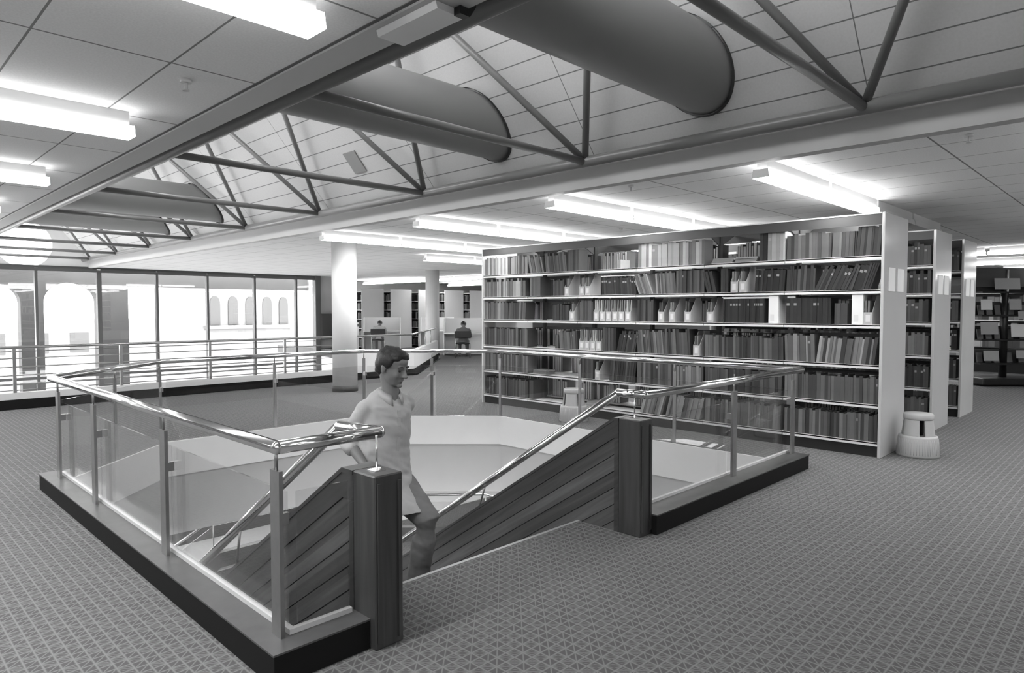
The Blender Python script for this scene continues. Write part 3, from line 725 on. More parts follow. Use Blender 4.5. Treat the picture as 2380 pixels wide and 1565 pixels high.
for (bay, lv), segs in sorted(C.items(), key=lambda kv: (kv[0][1], kv[0][0])):
    yl = YB1 - BW*bay - .012; W = BW - .024; z = LEV[lv]; count = 0; fcount = 0
    for kind, f0, f1, tr, lean, h0 in segs:
        s = f0*W; e = f1*W
        if kind == 'b':
            while s < e - .012:
                run = rng.random(); t0 = rng.choice([.018,.024,.03,.03,.036,.042])
                if h0 > .29 and tr[0] >= 8: t0 = rng.choice([.036,.042,.048])
                hh = h0 - (.02 if lv >= 3 and bay >= 3 else 0) - rng.choice([0,0,.02,.02]) if not (tr[1]-tr[0] < 2) else h0
                band = rng.random() < (.4 if tr[1] <= 3 else .03)
                me, t, h = get_book(min(t0, max(.018, e-s)), hh, band)
                th = R(lean + rng.uniform(-.6,.6) if lean else 0)
                adv = t/math.cos(th)
                if s + adv > e + .004: break
                lift = t*math.sin(th) if th > 0 else 0
                Mx = Matrix.Translation((STX+.035+rng.uniform(0,.012), yl-s, z+.0045+lift)) @ Matrix.Rotation(th, 4, 'X')
                if th > 0 and yl-s-h*math.sin(th)-t < YB0+.005+BW*(BAYS-1-bay) : # keep the last leaning book inside the bay
                    if bay == 5: break
                count += 1; tone = max(0, min(10, rng.randint(tr[0]-1, tr[1]) - (1 if rng.random() < .25 else 0)))
                lab = '%s book, %s from left on %s, %s' % ((tone_word(tone) if abs(lean) < 6 else 'leaning '+tone_word(tone).split()[0]), ORD[min(count-1,len(ORD)-1)], lvname[lv], bayname[bay])
                c = Mx @ Vector((0,-t/2,h/2)); d = (c-cam).length
                books.append((t*h/d**2, Mx, t, h, tone, band, lab, 'books on the %s of the nearest stack' % lvname[lv], me))
                s += adv + .0008
        elif kind in 'm':
            n = tr; wd = .088; step = min((e-s)/n, .105)
            for k in range(n):
                fcount += 1; files.append((yl-s-k*step, z, 'magazine file, %s from left on %s, %s' % (ORD[fcount-1], lvname[lv], bayname[bay]), lv, bay, n >= 4))
        elif kind == 't':
            files.append((yl-s-.02, z, 'tall pale slipcase on %s, %s' % (lvname[lv], bayname[bay]), lv, bay, 'tall'))
        elif kind == 'f':
            k = 0; zz = z+.0045
            for k in range(3):
                tt = rng.choice([.018,.024]); me, t, h = get_book(tt, .26, False); tone = rng.randint(tr[0], tr[1])
                Mx = Matrix.Translation((STX+.05+rng.uniform(0,.02), yl-s-.01-.01*k, zz+t)) @ Matrix.Rotation(R(90), 4, 'X') @ Matrix.Scale(1,4)
                # lying flat: spine towards the aisle
                lab = '%s book lying flat, %s in pile on %s, %s' % (tone_word(tone).split()[0], ['lowest','middle','topmost'][k], lvname[lv], bayname[bay])
                c = Mx @ Vector((0,-t/2,h/2)); d = (c-cam).length
                if yl-s-.01-.01*k-h > YB0: books.append((t*h/d**2, Mx, t, h, tone, False, lab, 'books lying flat on the %s' % lvname[lv], me)); zz += t+.001
# pairs of labels that came out equal get separated by their pile
seen = {}
order = sorted(range(len(books)), key=lambda i: -books[i][0]); near = set(order[:300])
rest = bmnew()
def put_rest(Mx, t, h, tone, band): book_bm(rest, t, h, mc=tone, mp=11, ml=12, M4=Mx, band=band)
for i, (a, Mx, t, h, tone, band, lab, grp_, me) in enumerate(books):
    if i in near:
        if lab in seen: lab = lab.replace(' in pile', ' in right-hand pile')
        seen[lab] = 1
        o = bpy.data.objects.new('book', me); COL.objects.link(o); o.matrix_world = Mx
        o.material_slots[0].link = 'OBJECT'; o.material_slots[0].material = BK[tone]
        tag(o, lab, 'book', grp_)
    else: put_rest(Mx, t, h, tone, band)
# rear side of the first stack and the two stacks behind it
def back_fill(x, flip, nb, prob, tr=(1,5), seed=1, ymax=99):
    r = random.Random(seed)
    for bay in range(nb):
        for z in LEV:
            y = YB0+BW*(bay+1)-.02; ye = YB0+BW*bay+.02
            if y > ymax: continue
            base = r.randint(*tr)
            while y > ye+.04:
                if r.random() > prob: y -= r.uniform(.05,.2); continue
                for _ in range(r.randint(5,14)):
                    t = r.choice([.024,.03,.036,.042]); h = r.choice([.24,.26,.28,.28])
                    if y - t < ye: break
                    tone = max(0, min(10, base+r.randint(-1,2)))
                    Mx = Matrix.Translation((x, y, z+.0045)) if not flip else Matrix.Translation((x, y-t, z+.0045)) @ Matrix.Rotation(math.pi, 4, 'Z')
                    put_rest(Mx, t, h, tone, r.random() < .4); y -= t+.001
back_fill(STX+STD-.035, True, 6, .55, (1,5), 3)
back_fill(9.42+.035, False, 3, .9, (2,5), 4, 5.1); back_fill(10.98+.035, False, 3, .9, (2,4), 5, 5.1)
o = obj('book', rest, BK + [M['pages'], M['spine']], recalc=False)
tag(o, 'the smaller far-off and rear books on all the library stacks', 'books', 'books on the library stacks', 'stuff')

# magazine files
def mag_file(tall=False):
    t = thing('magazine_file', None, 'magazine file')
    w, d, h, hf = .086, .25, .30, .125
    bm = bmnew()
    if tall:
        box(bm, 0, -.11, 0, d, 0, .31); bevel(bm, .003, 1); lobj('case', bm, M['fascia'], t)
    else:
        prof = [(0,0),(d,0),(d,h),(.13,h),(0,hf)]
        for y0 in (-w, -.003): prism(bm, prof, y0, y0+.003, 'y')
        box(bm, 0, -w+.003, 0, .003, -.003, hf); box(bm, d-.003, -w+.003, 0, d, -.003, h); box(bm, .003, -w+.003, 0, d-.003, -.003, .003)
        lobj('file_box', bm, M['card'], t)
    lobj('label', boxes((-.0012, -w*.75, .03, 0, -w*.25, .10)), M['cardlabel'], t)
    t.hide_render = False
    return t
mf = mag_file(); mt = mag_file(True); mfu = mtu = False
jm = {}
for (y, z, lab, lv, bay, full) in files:
    loc = (STX+.03, y, z+.0045)
    if full == 'tall':
        if not mtu: mt.location = loc; mt['label'] = lab; mtu = True
        else: dup(mt, loc, 0, label=lab)
        continue
    if not mfu: mf.location = loc; mf['label'] = lab; mfu = True; mf['group'] = 'magazine files on the nearest stack'
    else: dup(mf, loc, 0, label=lab, group='magazine files on the nearest stack')
    for k in range(3 if full else 2):
        hj = .27 if full else .24
        me, t, h = get_book(.018, hj, False)
        o = bpy.data.objects.new('journal', me); COL.objects.link(o); o.location = (loc[0]+.02, y-.008-.024*k, loc[2]+.004)
        o.rotation_euler = (R(3*k-2 if k else 0), 0, 0)
        o.material_slots[0].link = 'OBJECT'; o.material_slots[0].material = BK[rng.randint(6,10) if full else rng.randint(3,9)]
        tag(o, '%s journal in the %s' % (['left', 'middle', 'right'][k], lab.replace('magazine file, ', '').replace(' from left on', ' file on')), 'journal', 'journals standing in magazine files')

# ------------------------------------------------------------------ kick stools
def stool():
    t = thing('step_stool', None, 'step stool')
    bm = bmnew(); lathe(bm, [(.205,0.0),(.21,.02),(.19,.20),(.185,.215),(.15,.222),(.15,.215)], seg=48); lobj('base_step', bm, M['stool'], t)
    bm = bmnew(); n = 48   # ribs
    for i in range(n):
        a = 2*math.pi*i/n; c, s = math.cos(a), math.sin(a); tube(bm, (.2085*c,.2085*s,.03), (.192*c,.192*s,.19), .003, 5)
    lobj('ribs', bm, M['stool'], t)
    # upper drum with openings: four tapering legs and a top ring
    bm = bmnew()
    for i in range(4):
        a0 = 2*math.pi*i/4 + .35
        rings = []
        for z, r in ((.215,.163),(.39,.14)):
            row = []
            for k in range(7):
                a = a0 + k*(1.22/6); row.append((a, r, z))
            rings.append(row)
        outer = [[bm.verts.new((r*math.cos(a), r*math.sin(a), z)) for a, r, z in row] for row in rings]
        inner = [[bm.verts.new(((r-.012)*math.cos(a), (r-.012)*math.sin(a), z)) for a, r, z in row] for row in rings]
        for k in range(6):
            for L in (outer, inner): f = bm.faces.new((L[0][k], L[0][k+1], L[1][k+1], L[1][k])); f.smooth = True
        for k in (0, 6): bm.faces.new((outer[0][k], outer[1][k], inner[1][k], inner[0][k]))
    lobj('drum', bm, M['stool'], t)
    bm = bmnew(); lathe(bm, [(.142,.385),(.146,.40),(.146,.435),(.138,.447),(.0,.449)] if False else [(.142,.385),(.146,.40),(.146,.435),(.138,.447),(.02,.449)], seg=48); lobj('top_step', bm, M['stool'], t)
    bm = bmnew(); lathe(bm, [(.05,.22),(.05,.385)], seg=24); lobj('core', bm, M['stooldark'], t)
    return t
s0 = stool(); s0.scale = (.94,.94,.98); s0.location = (7.83,1.82,0); s0.rotation_euler = (0,0,R(18)); s0['label'] = 'round pale plastic step stool beside the near end panel of the stack'
dup(s0, (7.02,5.72,0), R(60), label='round pale step stool standing behind the glass in front of the stack')

# ------------------------------------------------------------------ people
def ringloft(bm, rings, cap=True, n=20):
    """rings: (centre, axis u, axis v) with u, v as scaled vectors"""
    L = []
    for c, u, v in rings:
        L.append([bm.verts.new(Vector(c) + Vector(u)*math.cos(2*math.pi*i/n) + Vector(v)*math.sin(2*math.pi*i/n)) for i in range(n)])
    for a, b in zip(L, L[1:]):
        for i in range(n): bm.faces.new((a[i], a[(i+1)%n], b[(i+1)%n], b[i]))
    if cap: bm.faces.new(L[0][::-1]); bm.faces.new(L[-1])
def limb(bm, pts, rad, n=16, flat=1., ref=(0,0,1)):
    """round-ended tapering limb through the points"""
    P = [Vector(p) for p in pts]; rings = []
    for i, p in enumerate(P):
        d = (P[min(i+1,len(P)-1)] - P[max(i-1,0)]).normalized(); r0 = Vector(ref)
        if abs(d.dot(r0)) > .95: r0 = Vector((1,0,0))
        u = d.cross(r0).normalized(); v = d.cross(u).normalized(); rings.append((p, u*rad[i], v*rad[i]*flat))
    ringloft(bm, rings, True, n)
    for i in (0, len(P)-1): ball(bm, P[i], rad[i]*.98, 12)
def remeshed(name, bm, mat, parent, voxel, smooth=4):
    bmesh.ops.recalc_face_normals(bm, faces=list(bm.faces))
    me = bpy.data.meshes.new(name); bm.to_mesh(me); bm.free()
    o = bpy.data.objects.new(name, me); COL.objects.link(o)
    r = o.modifiers.new('r', 'REMESH'); r.mode = 'VOXEL'; r.voxel_size = voxel; r.use_smooth_shade = True
    s = o.modifiers.new('s', 'SMOOTH'); s.iterations = smooth; s.factor = .5
    dg = bpy.context.evaluated_depsgraph_get(); dg.update()
    me2 = bpy.data.meshes.new_from_object(o.evaluated_get(dg)); o.modifiers.clear(); o.data = me2; bpy.data.meshes.remove(me)
    me2.materials.clear()
    me2.materials.append(mat)
    for p in me2.polygons: p.use_smooth = True
    if parent is not None: o.parent = parent
    return o
def wrinkle(o, amp, sc):
    from mathutils import noise
    me = o.data; nn = [v.normal.copy() for v in me.vertices]
    for v, n in zip(me.vertices, nn):
        c = v.co; q = Vector((c.x*sc*.8, c.y*sc*.8, c.z*sc*1.7 + c.x*5))
        v.co = c + n*amp*(noise.noise(q) + .5*noise.noise(q*2.3))
class Fig:
    """points given as (forward, left, up) from a ground point with a facing direction"""
    def __init__(s, base, face):
        s.b = Vector(base); s.f = Vector((face[0], face[1], 0)).normalized(); s.l = Vector((-s.f.y, s.f.x, 0))
    def __call__(s, f, l, z): return s.b + s.f*f + s.l*l + Vector((0,0,z))
def head_into(bm, G, c, yaw=0., pitch=0., k=1.):
    """skull, jaw, nose, brow, ears; c = centre of the head. returns local->world map"""
    Rm = Matrix.Rotation(yaw, 3, 'Z'); f = Rm @ G.f; l = Rm @ G.l
    up = Vector((0,0,1)); f2 = f*math.cos(pitch) - up*math.sin(pitch); up2 = up*math.cos(pitch) + f*math.sin(pitch)
    def H(a, b, z): return c + (f2*a + l*b + up2*z)*k
    def el(a, b, z, ra, rb, rz, n=24):
        ret = bmesh.ops.create_uvsphere(bm, u_segments=n, v_segments=n//2, radius=1)
        for v in ret['verts']: q = v.co.copy(); v.co = H(a+q.x*ra, b+q.y*rb, z+q.z*rz)
    el(-.012,0,.030, .096,.075,.088); el(.022,0,-.018, .072,.062,.085); el(.040,0,-.070, .043,.042,.034); el(.030,0,.052,.066,.060,.045)
    # cheeks, brow ridge, nose, lips, chin, ears
    el(.062,.032,-.022,.024,.022,.026,12); el(.062,-.032,-.022,.024,.022,.026,12)
    el(.082,.026,.024,.012,.026,.009,12); el(.082,-.026,.024,.012,.026,.009,12)
    for i in range(6):
        u = i/5; el(.086+.024*u, 0, .018-.044*u, .010+.004*u, .007+.006*u, .011, 10)
    el(.100,.010,-.030,.009,.009,.007,8); el(.100,-.010,-.030,.009,.009,.007,8)
    el(.084,0,-.052,.010,.022,.006,12); el(.081,0,-.064,.011,.019,.007,12); el(.078,0,-.090,.016,.020,.014,12)
    for s in (-1,1): el(-.004,.078*s,-.004,.017,.008,.030,12); el(-.010,.083*s,.006,.012,.006,.018,10)
    return H
def hair_mesh(G, H, parent, mat, vox=.006):
    bm = bmnew()
    def el(a, b, z, ra, rb, rz, n=20):
        ret = bmesh.ops.create_uvsphere(bm, u_segments=n, v_segments=n//2, radius=1)
        for v in ret['verts']: q = v.co.copy(); v.co = H(a+q.x*ra, b+q.y*rb, z+q.z*rz)
    el(-.020,0,.054,.093,.081,.074); el(-.045,0,.012,.068,.076,.068); el(.030,0,.092,.058,.066,.030)
    el(.062,.012,.076,.028,.044,.018); el(.050,-.034,.074,.028,.032,.020)
    for s in (-1,1): el(-.005,.070*s,.048,.052,.020,.044); el(.018,.072*s,.030,.018,.010,.026)
    el(-.06,0,-.030,.050,.058,.036)
    r = random.Random(3)
    for _ in range(26):
        a = r.uniform(-2.6,2.6); e = r.uniform(.25,1.3); x, y, z = math.cos(e)*math.cos(a)*.086-.02, math.cos(e)*math.sin(a)*.074, math.sin(e)*.066+.056
        el(x, y, z, .020,.016,.012, 8)
    return remeshed('hair', bm, mat, parent, vox, 2)
def hand_into(bm, w, d, up, side, curl=.9, k=1.):
    """w wrist, d direction of the palm, up = back-of-hand normal, side = thumb side"""
    w = Vector(w); d = Vector(d).normalized(); s = Vector(side); s = (s - d*s.dot(d)).normalized(); nrm = d.cross(s).normalized()
    if nrm.dot(Vector(up)) < 0: nrm = -nrm
    ringloft(bm, [(w, s*.026*k, nrm*.020*k), (w+d*.035*k, s*.036*k, nrm*.017*k), (w+d*.085*k, s*.042*k, nrm*.013*k)], True, 14)
    for i, (o, L) in enumerate(((.031,.072),(.011,.080),(-.010,.074),(-.030,.058))):
        p = w + d*.082*k + s*o*k; pts = [p]; a = 0.
        for j, seg in enumerate((.45,.32,.23)):
            a += curl*(.35 if j == 0 else .55)*(1+.08*i)
            p = p + (d*math.cos(a) - nrm*math.sin(a))*L*seg*k; pts.append(p)
        limb(bm, pts, [.0092*k,.0088*k,.0080*k,.0068*k], 8)
    p = w + d*.022*k + s*.028*k; q = p + (s*.75+d*.6-nrm*.25).normalized()*.036*k; r_ = q + (d*.85+s*.2-nrm*.45).normalized()*.030*k; e = r_ + (d*.9-nrm*.4).normalized()*.022*k
    limb(bm, [p,q,r_,e], [.013*k,.0105*k,.0095*k,.008*k], 8)

def walking_man():
    G = Fig((2.565,3.74,0), (.05,-1)); T = thing('person', 'young man in light shirt and grey trousers climbing the stairs', 'person', (2.53,3.62,-.34))
    inv = Matrix.Translation(-Vector(T.location))
    hipL, hipR = G(0,.095,.36), G(0,-.095,.36)
    kneeL, kneeR = G(.33,.11,.13), G(.15,-.10,-.04)
    ankL, ankR = G(.25,.10,-.265), G(.00,-.11,-.40)
    chest = G(.055,0,.72); neck = G(.085,0,.955); hc = G(.125,-.005,1.122)
    shL, shR = G(.075,.152,.885), G(.055,-.155,.885)
    elL, elR = G(-.11,.18,.63), G(-.085,-.20,.635)
    wrL, wrR = G(-.10,.20,.38), G(.12,-.225,.52)
    # body
    bm = bmnew()
    H = head_into(bm, G, hc, yaw=R(14), pitch=R(14), k=1.09)
    limb(bm, [neck - Vector((0,0,.06)), neck+G.f*.012+Vector((0,0,.04)), H(-.025,0,-.035)], [.068,.057,.056])
    torso = [(G(0,0,.32), .135,.09), (G(.01,0,.42), .14,.10), (G(.03,0,.55), .13,.09), (chest, .15,.10), (G(.065,0,.82), .13,.085), (G(.08,0,.91), .07,.06)]
    ringloft(bm, [(c, G.l*a, G.f*b) for c, a, b in torso])
    for sh, el_, wr in ((shL, elL, wrL), (shR, elR, wrR)): limb(bm, [sh-Vector((0,0,.03)), (sh+el_)/2, el_, (el_*2+wr)/3, wr], [.034,.040,.038,.037,.026])
    for hp, kn, an in ((hipL,kneeL,ankL),(hipR,kneeR,ankR)): limb(bm, [hp,(hp+kn)/2,kn,(kn*2+an)/3,an], [.075,.068,.052,.05,.034])
    hand_into(bm, wrL, (wrL-elL), G.l, G.f + Vector((0,0,.3)), 1.0); hand_into(bm, wrR, (wrR-elR), -G.l, G.f*.3+Vector((0,0,1)), 1.1)
    body = remeshed('body', bm, M['skin'], None, .0065, 3)
    body.parent = T; body.matrix_parent_inverse = inv
    def par(o): o.parent = T; o.matrix_parent_inverse = inv; return o
    par(hair_mesh(G, H, None, M['hair']))
    for s in (-1,1):
        bm = bmnew(); ball(bm, H(.0800,.031*s,.004), .0095, 12, (1,1,.8)); par(obj('eye', bm, M['eye']))
        bm = bmnew(); limb(bm, [H(.088,.012*s,.027),H(.093,.030*s,.032),H(.080,.050*s,.026)], [.004,.005,.003], 8); par(obj('eyebrow', bm, M['hair']))
    bm = bmnew(); limb(bm, [H(.083,.020,-.058),H(.0925,0,-.0575),H(.083,-.020,-.058)], [.002,.0035,.002], 8); par(obj('lips', bm, M['lip']))
    # shirt: torso, loose tail, rolled sleeves, collar, button band
    bm = bmnew()
    sh = [(G(.115,.02,.20), .215,.235), (G(.085,.01,.275), .208,.205), (G(.05,0,.34), .20,.172), (G(.03,0,.42), .192,.150), (G(.035,0,.55), .184,.138), (G(.055,0,.70), .180,.128), (G(.068,0,.82), .182,.118), (G(.070,0,.880), .178,.104), (G(.076,0,.922), .145,.088), (G(.083,0,.955), .078,.068)]
    ringloft(bm, [(c, G.l*a, G.f*b - Vector((0,0,.035 if c.z > .91 else 0))) for c, a, b in sh], True, 32)
    for s_, e_, w_ in ((shL,elL,wrL),(shR,elR,wrR)):
        cuff = e_ + (w_-e_)*.12
        limb(bm, [s_-Vector((0,0,.016)), (s_*2+e_)/3, (s_+e_*2)/3, e_, cuff], [.060,.063,.061,.058,.055])
        limb(bm, [e_+(w_-e_)*.05, e_+(w_-e_)*.20], [.059,.058])
    so = remeshed('shirt', bm, M['shirt'], None, .0075, 6); wrinkle(so, .011, 7.); par(so)
    bm = bmnew(); prev = None       # turned-down collar, open at the front
    for i in range(25):
        a = R(22 + 316*i/24); cf, sl = math.cos(a), math.sin(a); fr = max(0, cf)**1.5
        row = [G(.088+.062*cf, .066*sl, .935-.030*fr), G(.088+.068*cf, .071*sl, .985-.045*fr), G(.086+(.088+.012*fr)*cf, (.092+.006*fr)*sl, .945-.075*fr)]
        row = [bm.verts.new(p) for p in row]
        if prev:
            for q in range(2): f_ = bm.faces.new((prev[q], row[q], row[q+1], prev[q+1])); f_.smooth = True
        prev = row
    co_ = obj('collar', bm, M['shirt']); md = co_.modifiers.new('s', 'SOLIDIFY'); md.thickness = .005; par(co_)
    bm = bmnew(); zz = [.25,.35,.45,.55,.65,.75,.85]; ff = [.18,.172,.162,.163,.178,.190,.186]
    for i in range(6):
        a, b = G(ff[i]-.004,.0,zz[i]), G(ff[i+1]-.004,.0,zz[i+1]); w_ = G.l*.012; t_ = G.f*.006
        vs = [bm.verts.new(p) for p in (a-w_, a+w_, b+w_, b-w_, a-w_+t_, a+w_+t_, b+w_+t_, b-w_+t_)]
        for f_ in ((0,1,2,3),(7,6,5,4),(0,4,5,1),(1,5,6,2),(2,6,7,3),(3,7,4,0)): bm.faces.new([vs[j] for j in f_])
    par(obj('button_band', bm, M['shirt']))
    bm = bmnew()
    for s_, hp, kn, an in ((1,hipL,kneeL,ankL),(-1,hipR,kneeR,ankR)):
        limb(bm, [hp,(hp*2+kn)/3,(hp+kn*2)/3,kn,(kn*2+an)/3,(kn+an*2)/3,an+Vector((0,0,.0))], [.116,.112,.100,.088,.080,.074,.074], 20)
        for q in range(0): limb(bm, [kn+G.f*.05+G.l*.05+Vector((0,0,-.03*q)), kn+G.f*.072+Vector((0,0,-.02-.03*q)), kn+G.f*.05-G.l*.05+Vector((0,0,-.03*q))], [.008,.012,.008], 6)
        limb(bm, [an+Vector((0,0,.05))+G.l*.04, an+Vector((0,0,.03))+G.f*.05, an+Vector((0,0,.05))-G.l*.04], [.018,.02,.018], 8)
    ringloft(bm, [(G(0,0,.28), G.l*.16, G.f*.11), (G(0,0,.36), G.l*.168, G.f*.122), (G(.0,0,.45), G.l*.16, G.f*.115)], True, 24)
    tr = remeshed('trousers', bm, M['trousers'], None, .009, 4); wrinkle(tr, .008, 9.); par(tr)
    for an, toe, pitch in ((ankL, 0, 0.), (ankR, 0, .35)):
        bm = bmnew(); zb = -.34 if an is ankL else -.51
        heel = Vector((an.x, an.y, 0)) - G.f*.055; lift = 0 if an is ankL else .05
        ringloft(bm, [(Vector((heel.x,heel.y,zb+.035+lift)), G.l*.03, Vector((0,0,.032))), (Vector((an.x,an.y,zb+.045+lift)), G.l*.042, Vector((0,0,.043))),
                      (Vector((an.x,an.y,zb+.036+lift*.5))+G.f*.09, G.l*.046, Vector((0,0,.034))), (Vector((an.x,an.y,zb+.027))+G.f*.155, G.l*.048, Vector((0,0,.025))), (Vector((an.x,an.y,zb+.022))+G.f*.205, G.l*.03, Vector((0,0,.018)))], True, 18)
        limb(bm, [Vector((an.x,an.y,zb+.05+lift)), an+Vector((0,0,.0))], [.045,.042])
        par(remeshed('shoe', bm, M['shoe'], None, .007, 3))
walking_man()

def seated(loc, face, label, top, hairm, slump=.35, vox=.014, trous='dark'):
    G = Fig((loc[0],loc[1],0), face); T = thing('person', label, 'person', (loc[0],loc[1],0)); inv = Matrix.Translation(-Vector(T.location))
    def par(o): o.parent = T; o.matrix_parent_inverse = inv; return o
    ch = G(.10+slump*.45,0,.86-slump*.12); nk = G(.16+slump*.75,0,1.02-slump*.16); hc = nk + G.f*.07 + Vector((0,0,.10-slump*.06))
    hip = G(0,0,.50); bm = bmnew(); H = head_into(bm, G, hc, 0, R(25+slump*60))
    limb(bm, [nk, H(-.02,0,-.03)], [.06,.058]); ringloft(bm, [(hip,G.l*.14,G.f*.1),((hip+ch)/2-G.f*.03,G.l*.13,G.f*.09),(ch,G.l*.15,G.f*.10),(nk,G.l*.07,G.f*.06)])
    arms = []
    for s in (-1,1):
        sh = ch*.5+nk*.5+G.l*.17*s-Vector((0,0,.03)); el_ = sh+G.f*.16+G.l*.05*s-Vector((0,0,.20)); wr = el_+G.f*.22-G.l*.08*s; wr.z = .80; arms.append((sh,el_,wr))
        limb(bm, [sh,el_,wr], [.05,.04,.03]); hand_into(bm, wr, G.f, Vector((0,0,1)), -G.l*s, .5)
        limb(bm, [G(.0,.10*s,.49), G(.40,.12*s,.50), G(.36,.12*s,.08)], [.075,.055,.04])
    b = par(remeshed('body', bm, M['skin'], None, .010, 3))
    par(hair_mesh(G, H, None, hairm, .010))
    bm = bmnew(); ringloft(bm, [(hip-Vector((0,0,.02)),G.l*.18,G.f*.14),((hip+ch)/2-G.f*.04,G.l*.175,G.f*.13),(ch-G.f*.01,G.l*.195,G.f*.13),(ch*.35+nk*.65,G.l*.15,G.f*.10),(nk,G.l*.08,G.f*.07)])
    for sh,el_,wr in arms: limb(bm, [sh,el_,(el_+wr*3)/4], [.07,.058,.042])
    par(remeshed('jumper', bm, top, None, vox, 4))
    bm = bmnew()
    for s in (-1,1):
        limb(bm, [G(.0,.10*s,.49), G(.40,.12*s,.50), G(.37,.12*s,.12)], [.10,.075,.06])
    par(remeshed('trousers', bm, M['knitdark'], None, vox, 3))
    for s in (-1,1):
        bm = bmnew(); ringloft(bm, [(G(.30,.12*s,.04),G.l*.03,Vector((0,0,.035))),(G(.40,.12*s,.045),G.l*.045,Vector((0,0,.043))),(G(.52,.12*s,.03),G.l*.04,Vector((0,0,.026)))]); par(remeshed('shoe', bm, M['shoe'], None, .01, 2))
    return T
def chair(x, y, rz, label):
    t = thing('chair', label, 'chair', (x,y,0), rz, 'reading room chairs')
    bm = boxes((-.22,-.22,.43, .22,.22,.47)); bevel(bm, .015, 2); lobj('seat', bm, M['black'], t)
    bm = boxes((-.24,-.25,.62, -.20,.25,.84)); bevel(bm, .015, 2); lobj('backrest', bm, M['black'], t)
    for sx in (-1,1):
        for sy in (-1,1):
            bm = bmnew(); tube(bm, (.20*sx,.22*sy,0), (.20*sx,.22*sy,.80 if sx < 0 else .45), .012, 8); lobj('leg', bm, M['satin'], t)
    return t
# reading places beyond the atrium corner (two carrels by the edge, one to the right)
def carrel(x, y, rz, label, wide=1.3):
    t = thing('study_carrel', label, 'desk', (x,y,0), rz, 'study carrels')
    lobj('desk_top', boxes((0,-wide/2,.71, .72,wide/2,.745)), M['white'], t)
    for s in (-1,1):
        bm = bmnew(); prism(bm, [(.05,0),(.72,0),(.72,1.22),(.30,1.22),(.05,.75)], s*wide/2-.012, s*wide/2+.012, 'y'); lobj('side_screen', bm, M['white'], t)
    lobj('back_screen', boxes((.70,-wide/2,.0, .725,wide/2,1.22)), M['white'], t)
    return t
f45 = (.68,.73)
carrel(14.55, 16.5, R(46), 'white study carrel where the dark-clothed reader sits, right of the farther column')
chair(13.95, 15.85, R(46), 'black chair holding the hunched reader near the bookshelf corner')
chair(14.75, 15.05, R(46), 'empty black chair right of the hunched reader')
seated((13.98,15.88), f45, 'person in dark jumper hunched over a carrel, seen from behind', M['knitdark'], M['hair'], .5)
carrel(14.0, 20.35, R(52), 'white study carrel where the pale-shirted reader leans, behind the atrium rail')
chair(13.45, 19.75, R(52), 'black chair of the pale-shirted reader behind the atrium rail')
seated((13.5,19.8), (.62,.79), 'person in pale shirt bent over a desk behind the atrium rail', M['knit'], M['hair'], .55)
carrel(15.4, 18.9, R(50), 'white study carrel empty at the front, left of the farther column', 1.2)
seated((16.1,20.3), (-.5,-.85), 'person with dark hair facing the camera beside the farther column', M['shirt'], M['hair'], .05)
chair(16.15, 20.4, R(239), 'chair of the reader who faces the camera')
# bookcases whose ends line the back of the reading area
def bookcase(x, y, label, w=1.0, L=4.5):
    t = thing('bookcase', label, 'bookcase', (x,y,0), 0, 'bookcases behind the reading tables')
    lobj('end_panel', boxes((0,0,0, w,.03,2.3)), M['shelfpanel'], t)
    lobj('end_panel', boxes((0,L,0, w,L+.03,2.3)), M['shelfpanel'], t)
    lobj('divider', boxes((w/2-.01,.03,0, w/2+.01,L,2.2)), M['dark'], t)
    for z in (.1,.45,.8,1.15,1.5,1.85,2.2): lobj('shelf', boxes((.01,.03,z-.02, w-.01,L,z)), M['shelf'], t)
    return t
names = ['leftmost', 'second from the left', 'third from the left', 'fourth from the left', 'fifth from the left', 'sixth from the left', 'rightmost']
bcs = []
for k in range(7):
    x = 14.15+1.15*k; bookcase(x, 21.85-.25*k, 'tall pale bookcase end, %s behind the reading tables' % names[k]); bcs.append((x, 21.85-.25*k))
far = bmnew(); r = random.Random(9)
for x, y0 in bcs:
    for z in (.1,.45,.8,1.15,1.5,1.85):
        y = y0+.1
        while y < y0+2.4:
            t_ = r.choice([.03,.04,.05]); h_ = r.choice([.22,.25,.27]); box(far, x+.02, y, z, x+.2, y+t_, z+h_, r.randint(1,9)); y += t_+.002 if r.random() > .06 else .2
o = obj('book', far, BK, recalc=False); tag(o, 'blurred far rows of books in the bookcases behind the reading tables', 'books', 'far books', 'stuff')
# dark fittings at the end of the window wall
tag(obj('notice_board', boxes((13.3,23.3,.35, 13.95,23.47,1.35)), M['dark']), 'dark upright board at the end of the window wall', 'board')
ph = thing('photocopier', 'pale copying machine with dark lid left of the thick round column', 'photocopier', (12.9,20.8,0), R(45))
bm = boxes((-.35,-.3,.06, .35,.3,.9)); bevel(bm, .01, 1); lobj('cabinet', bm, M['white'], ph); lobj('lid', boxes((-.33,-.28,.9, .33,.28,1.0)), M['black'], ph); lobj('paper_tray', boxes((-.35,-.3,1.0, .35,.3,1.05)), M['white'], ph)
lobj('castor', boxes((-.3,-.25,0, .3,.25,.06)), M['black'], ph)

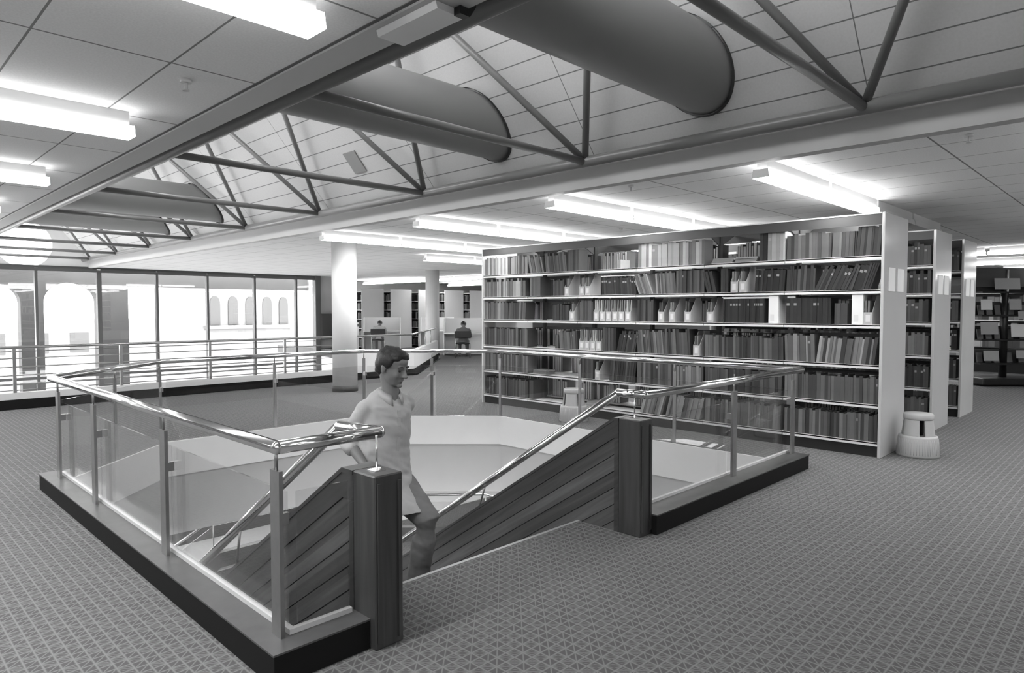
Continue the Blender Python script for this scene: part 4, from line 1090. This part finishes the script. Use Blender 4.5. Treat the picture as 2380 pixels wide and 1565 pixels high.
# right edge: dark display rack with notices and shelves of magazines behind
rk = thing('display_rack', 'black display rack pinned with pale notices at the right edge', 'display rack', (16.4,2.36,0), R(45))
bm = boxes((-.32,-.62,.02, .32,.62,.16)); bevel(bm, .03, 2); lobj('base', bm, M['black'], rk)
bm = bmnew(); tube(bm, (0,0,.1), (0,0,2.3), .07, 16); lobj('pole', bm, M['black'], rk)
bm = boxes((-.06,-.62,1.95, .06,.62,2.33)); lobj('header', bm, M['dark'], rk)
for z in (.45,.92,1.40,1.86): lobj('tray', boxes((-.22,-.6,z-.03, .12,.6,z)), M['black'], rk); lobj('back_plate', boxes((.02,-.6,z, .05,.6,z+.26)), M['upright'], rk)
rr_ = random.Random(21); pn = 0
plc = [(-.24,.52,1.50,.22,.2,'topmost left'),(-.24,-.05,1.50,.24,.21,'topmost middle'),(-.24,.12,1.90,.5,.22,'header left'),(-.24,-.42,1.86,.3,.2,'header right'),(-.24,-.2,1.32,.18,.15,'lower middle'),(-.24,.45,1.02,.34,.24,'third row left'),(-.24,-.15,.97,.34,.25,'third row right'),(-.24,-.2,.55,.22,.16,'lowest right'),(-.24,.4,.50,.3,.2,'lowest left')]
for dx,dy,z,w_,h_,nm in plc:
    o = obj('notice', (lambda b: (box(b, 0,-w_/2,0, .006,w_/2,h_), b)[1])(bmnew()), M['card'] if pn % 3 else M['paper']); pn += 1
    a = R(45); o.rotation_euler = (0,R(6),a); o.location = (16.4+dx*math.cos(a)-dy*math.sin(a), 2.36+dx*math.sin(a)+dy*math.cos(a), z)
    tag(o, 'pale paper notice on the black display rack, %s' % nm, 'notice', 'notices on the display rack')
a = R(45); mp = bmnew(); box(mp, 0,-.055,0, .02,.055,.2); mo = None
for zi, z in enumerate((.45,.92,1.40)):
    for k, ly in enumerate((-.5,-.34,-.1,.16,.33,.5)):
        if mo is None: mo = obj('magazine', mp, BK[7]); o = mo
        else: o = mo.copy(); COL.objects.link(o)
        dx = -.06; o.rotation_euler = (0, R(12), a); o.location = (16.4+dx*math.cos(a)-ly*math.sin(a), 2.36+dx*math.sin(a)+ly*math.cos(a), z+.004)
        tag(o, '%s magazine from the right on the %s tray of the black display rack' % (ORD[k], ['lowest','middle','upper'][zi]), 'magazine', 'magazines on the display rack')
def low_shelf(x, y, rz, label):
    t = thing('magazine_shelf', label, 'bookcase', (x,y,0), rz); 
    for z in (.3,.62,.94,1.26,1.58,1.9): lobj('shelf', boxes((0,-1.6,z-.02, .3,1.6,z)), M['shelf'] if z > 1 else M['upright'], t)
    for y0 in (-1.62,1.6): lobj('end_panel', boxes((0,y0,0, .32,y0+.02,2.1)), M['dark'], t)
    lobj('back', boxes((.30,-1.6,0, .32,1.6,2.1)), M['black'], t); return t
low_shelf(19.3, 3.3, R(-4), 'dark magazine shelving behind the display rack')
mg = bmnew()
for z in (.3,.62,.94,1.26,1.58):
    y = -1.55
    while y < 1.5:
        t_ = r.uniform(.03,.14); h_ = r.uniform(.14,.27); box(mg, 19.33, 3.3+y, z+.001, 19.5, 3.3+y+t_, z+h_, r.randint(3,10)); y += t_+.004
o = obj('magazine', mg, BK, recalc=False); tag(o, 'jumbled magazines on the dark shelving behind the display rack', 'magazines', 'far magazines', 'stuff')

# ------------------------------------------------------------------ world, light, camera
wd = bpy.data.worlds.new('World'); S.world = wd; wd.use_nodes = True; nt = wd.node_tree
bg = nt.nodes['Background']; bg.inputs['Color'].default_value = (1,1,1,1); bg.inputs['Strength'].default_value = 2.2

f_px = 1558.; cam_d = bpy.data.cameras.new('camera'); cam_d.sensor_width = 36; cam_d.lens = f_px/2380*36; cam_d.clip_start = .05; cam_d.clip_end = 300
cam_d.shift_x = 0
co = bpy.data.objects.new('camera', cam_d); COL.objects.link(co); co.location = (0,0,1.5)
pitch = math.atan(62/f_px); yaw = R(44.458)
# forward in the XY plane sits yaw to the left of +X
co.rotation_euler = Euler((R(90)-pitch, 0, yaw-R(90)), 'XYZ')
S.camera = co
S.view_settings.view_transform = 'Standard'; S.view_settings.look = 'None'; S.view_settings.gamma = 1.; S.view_settings.use_curve_mapping = False
S.view_settings.exposure = 2.2
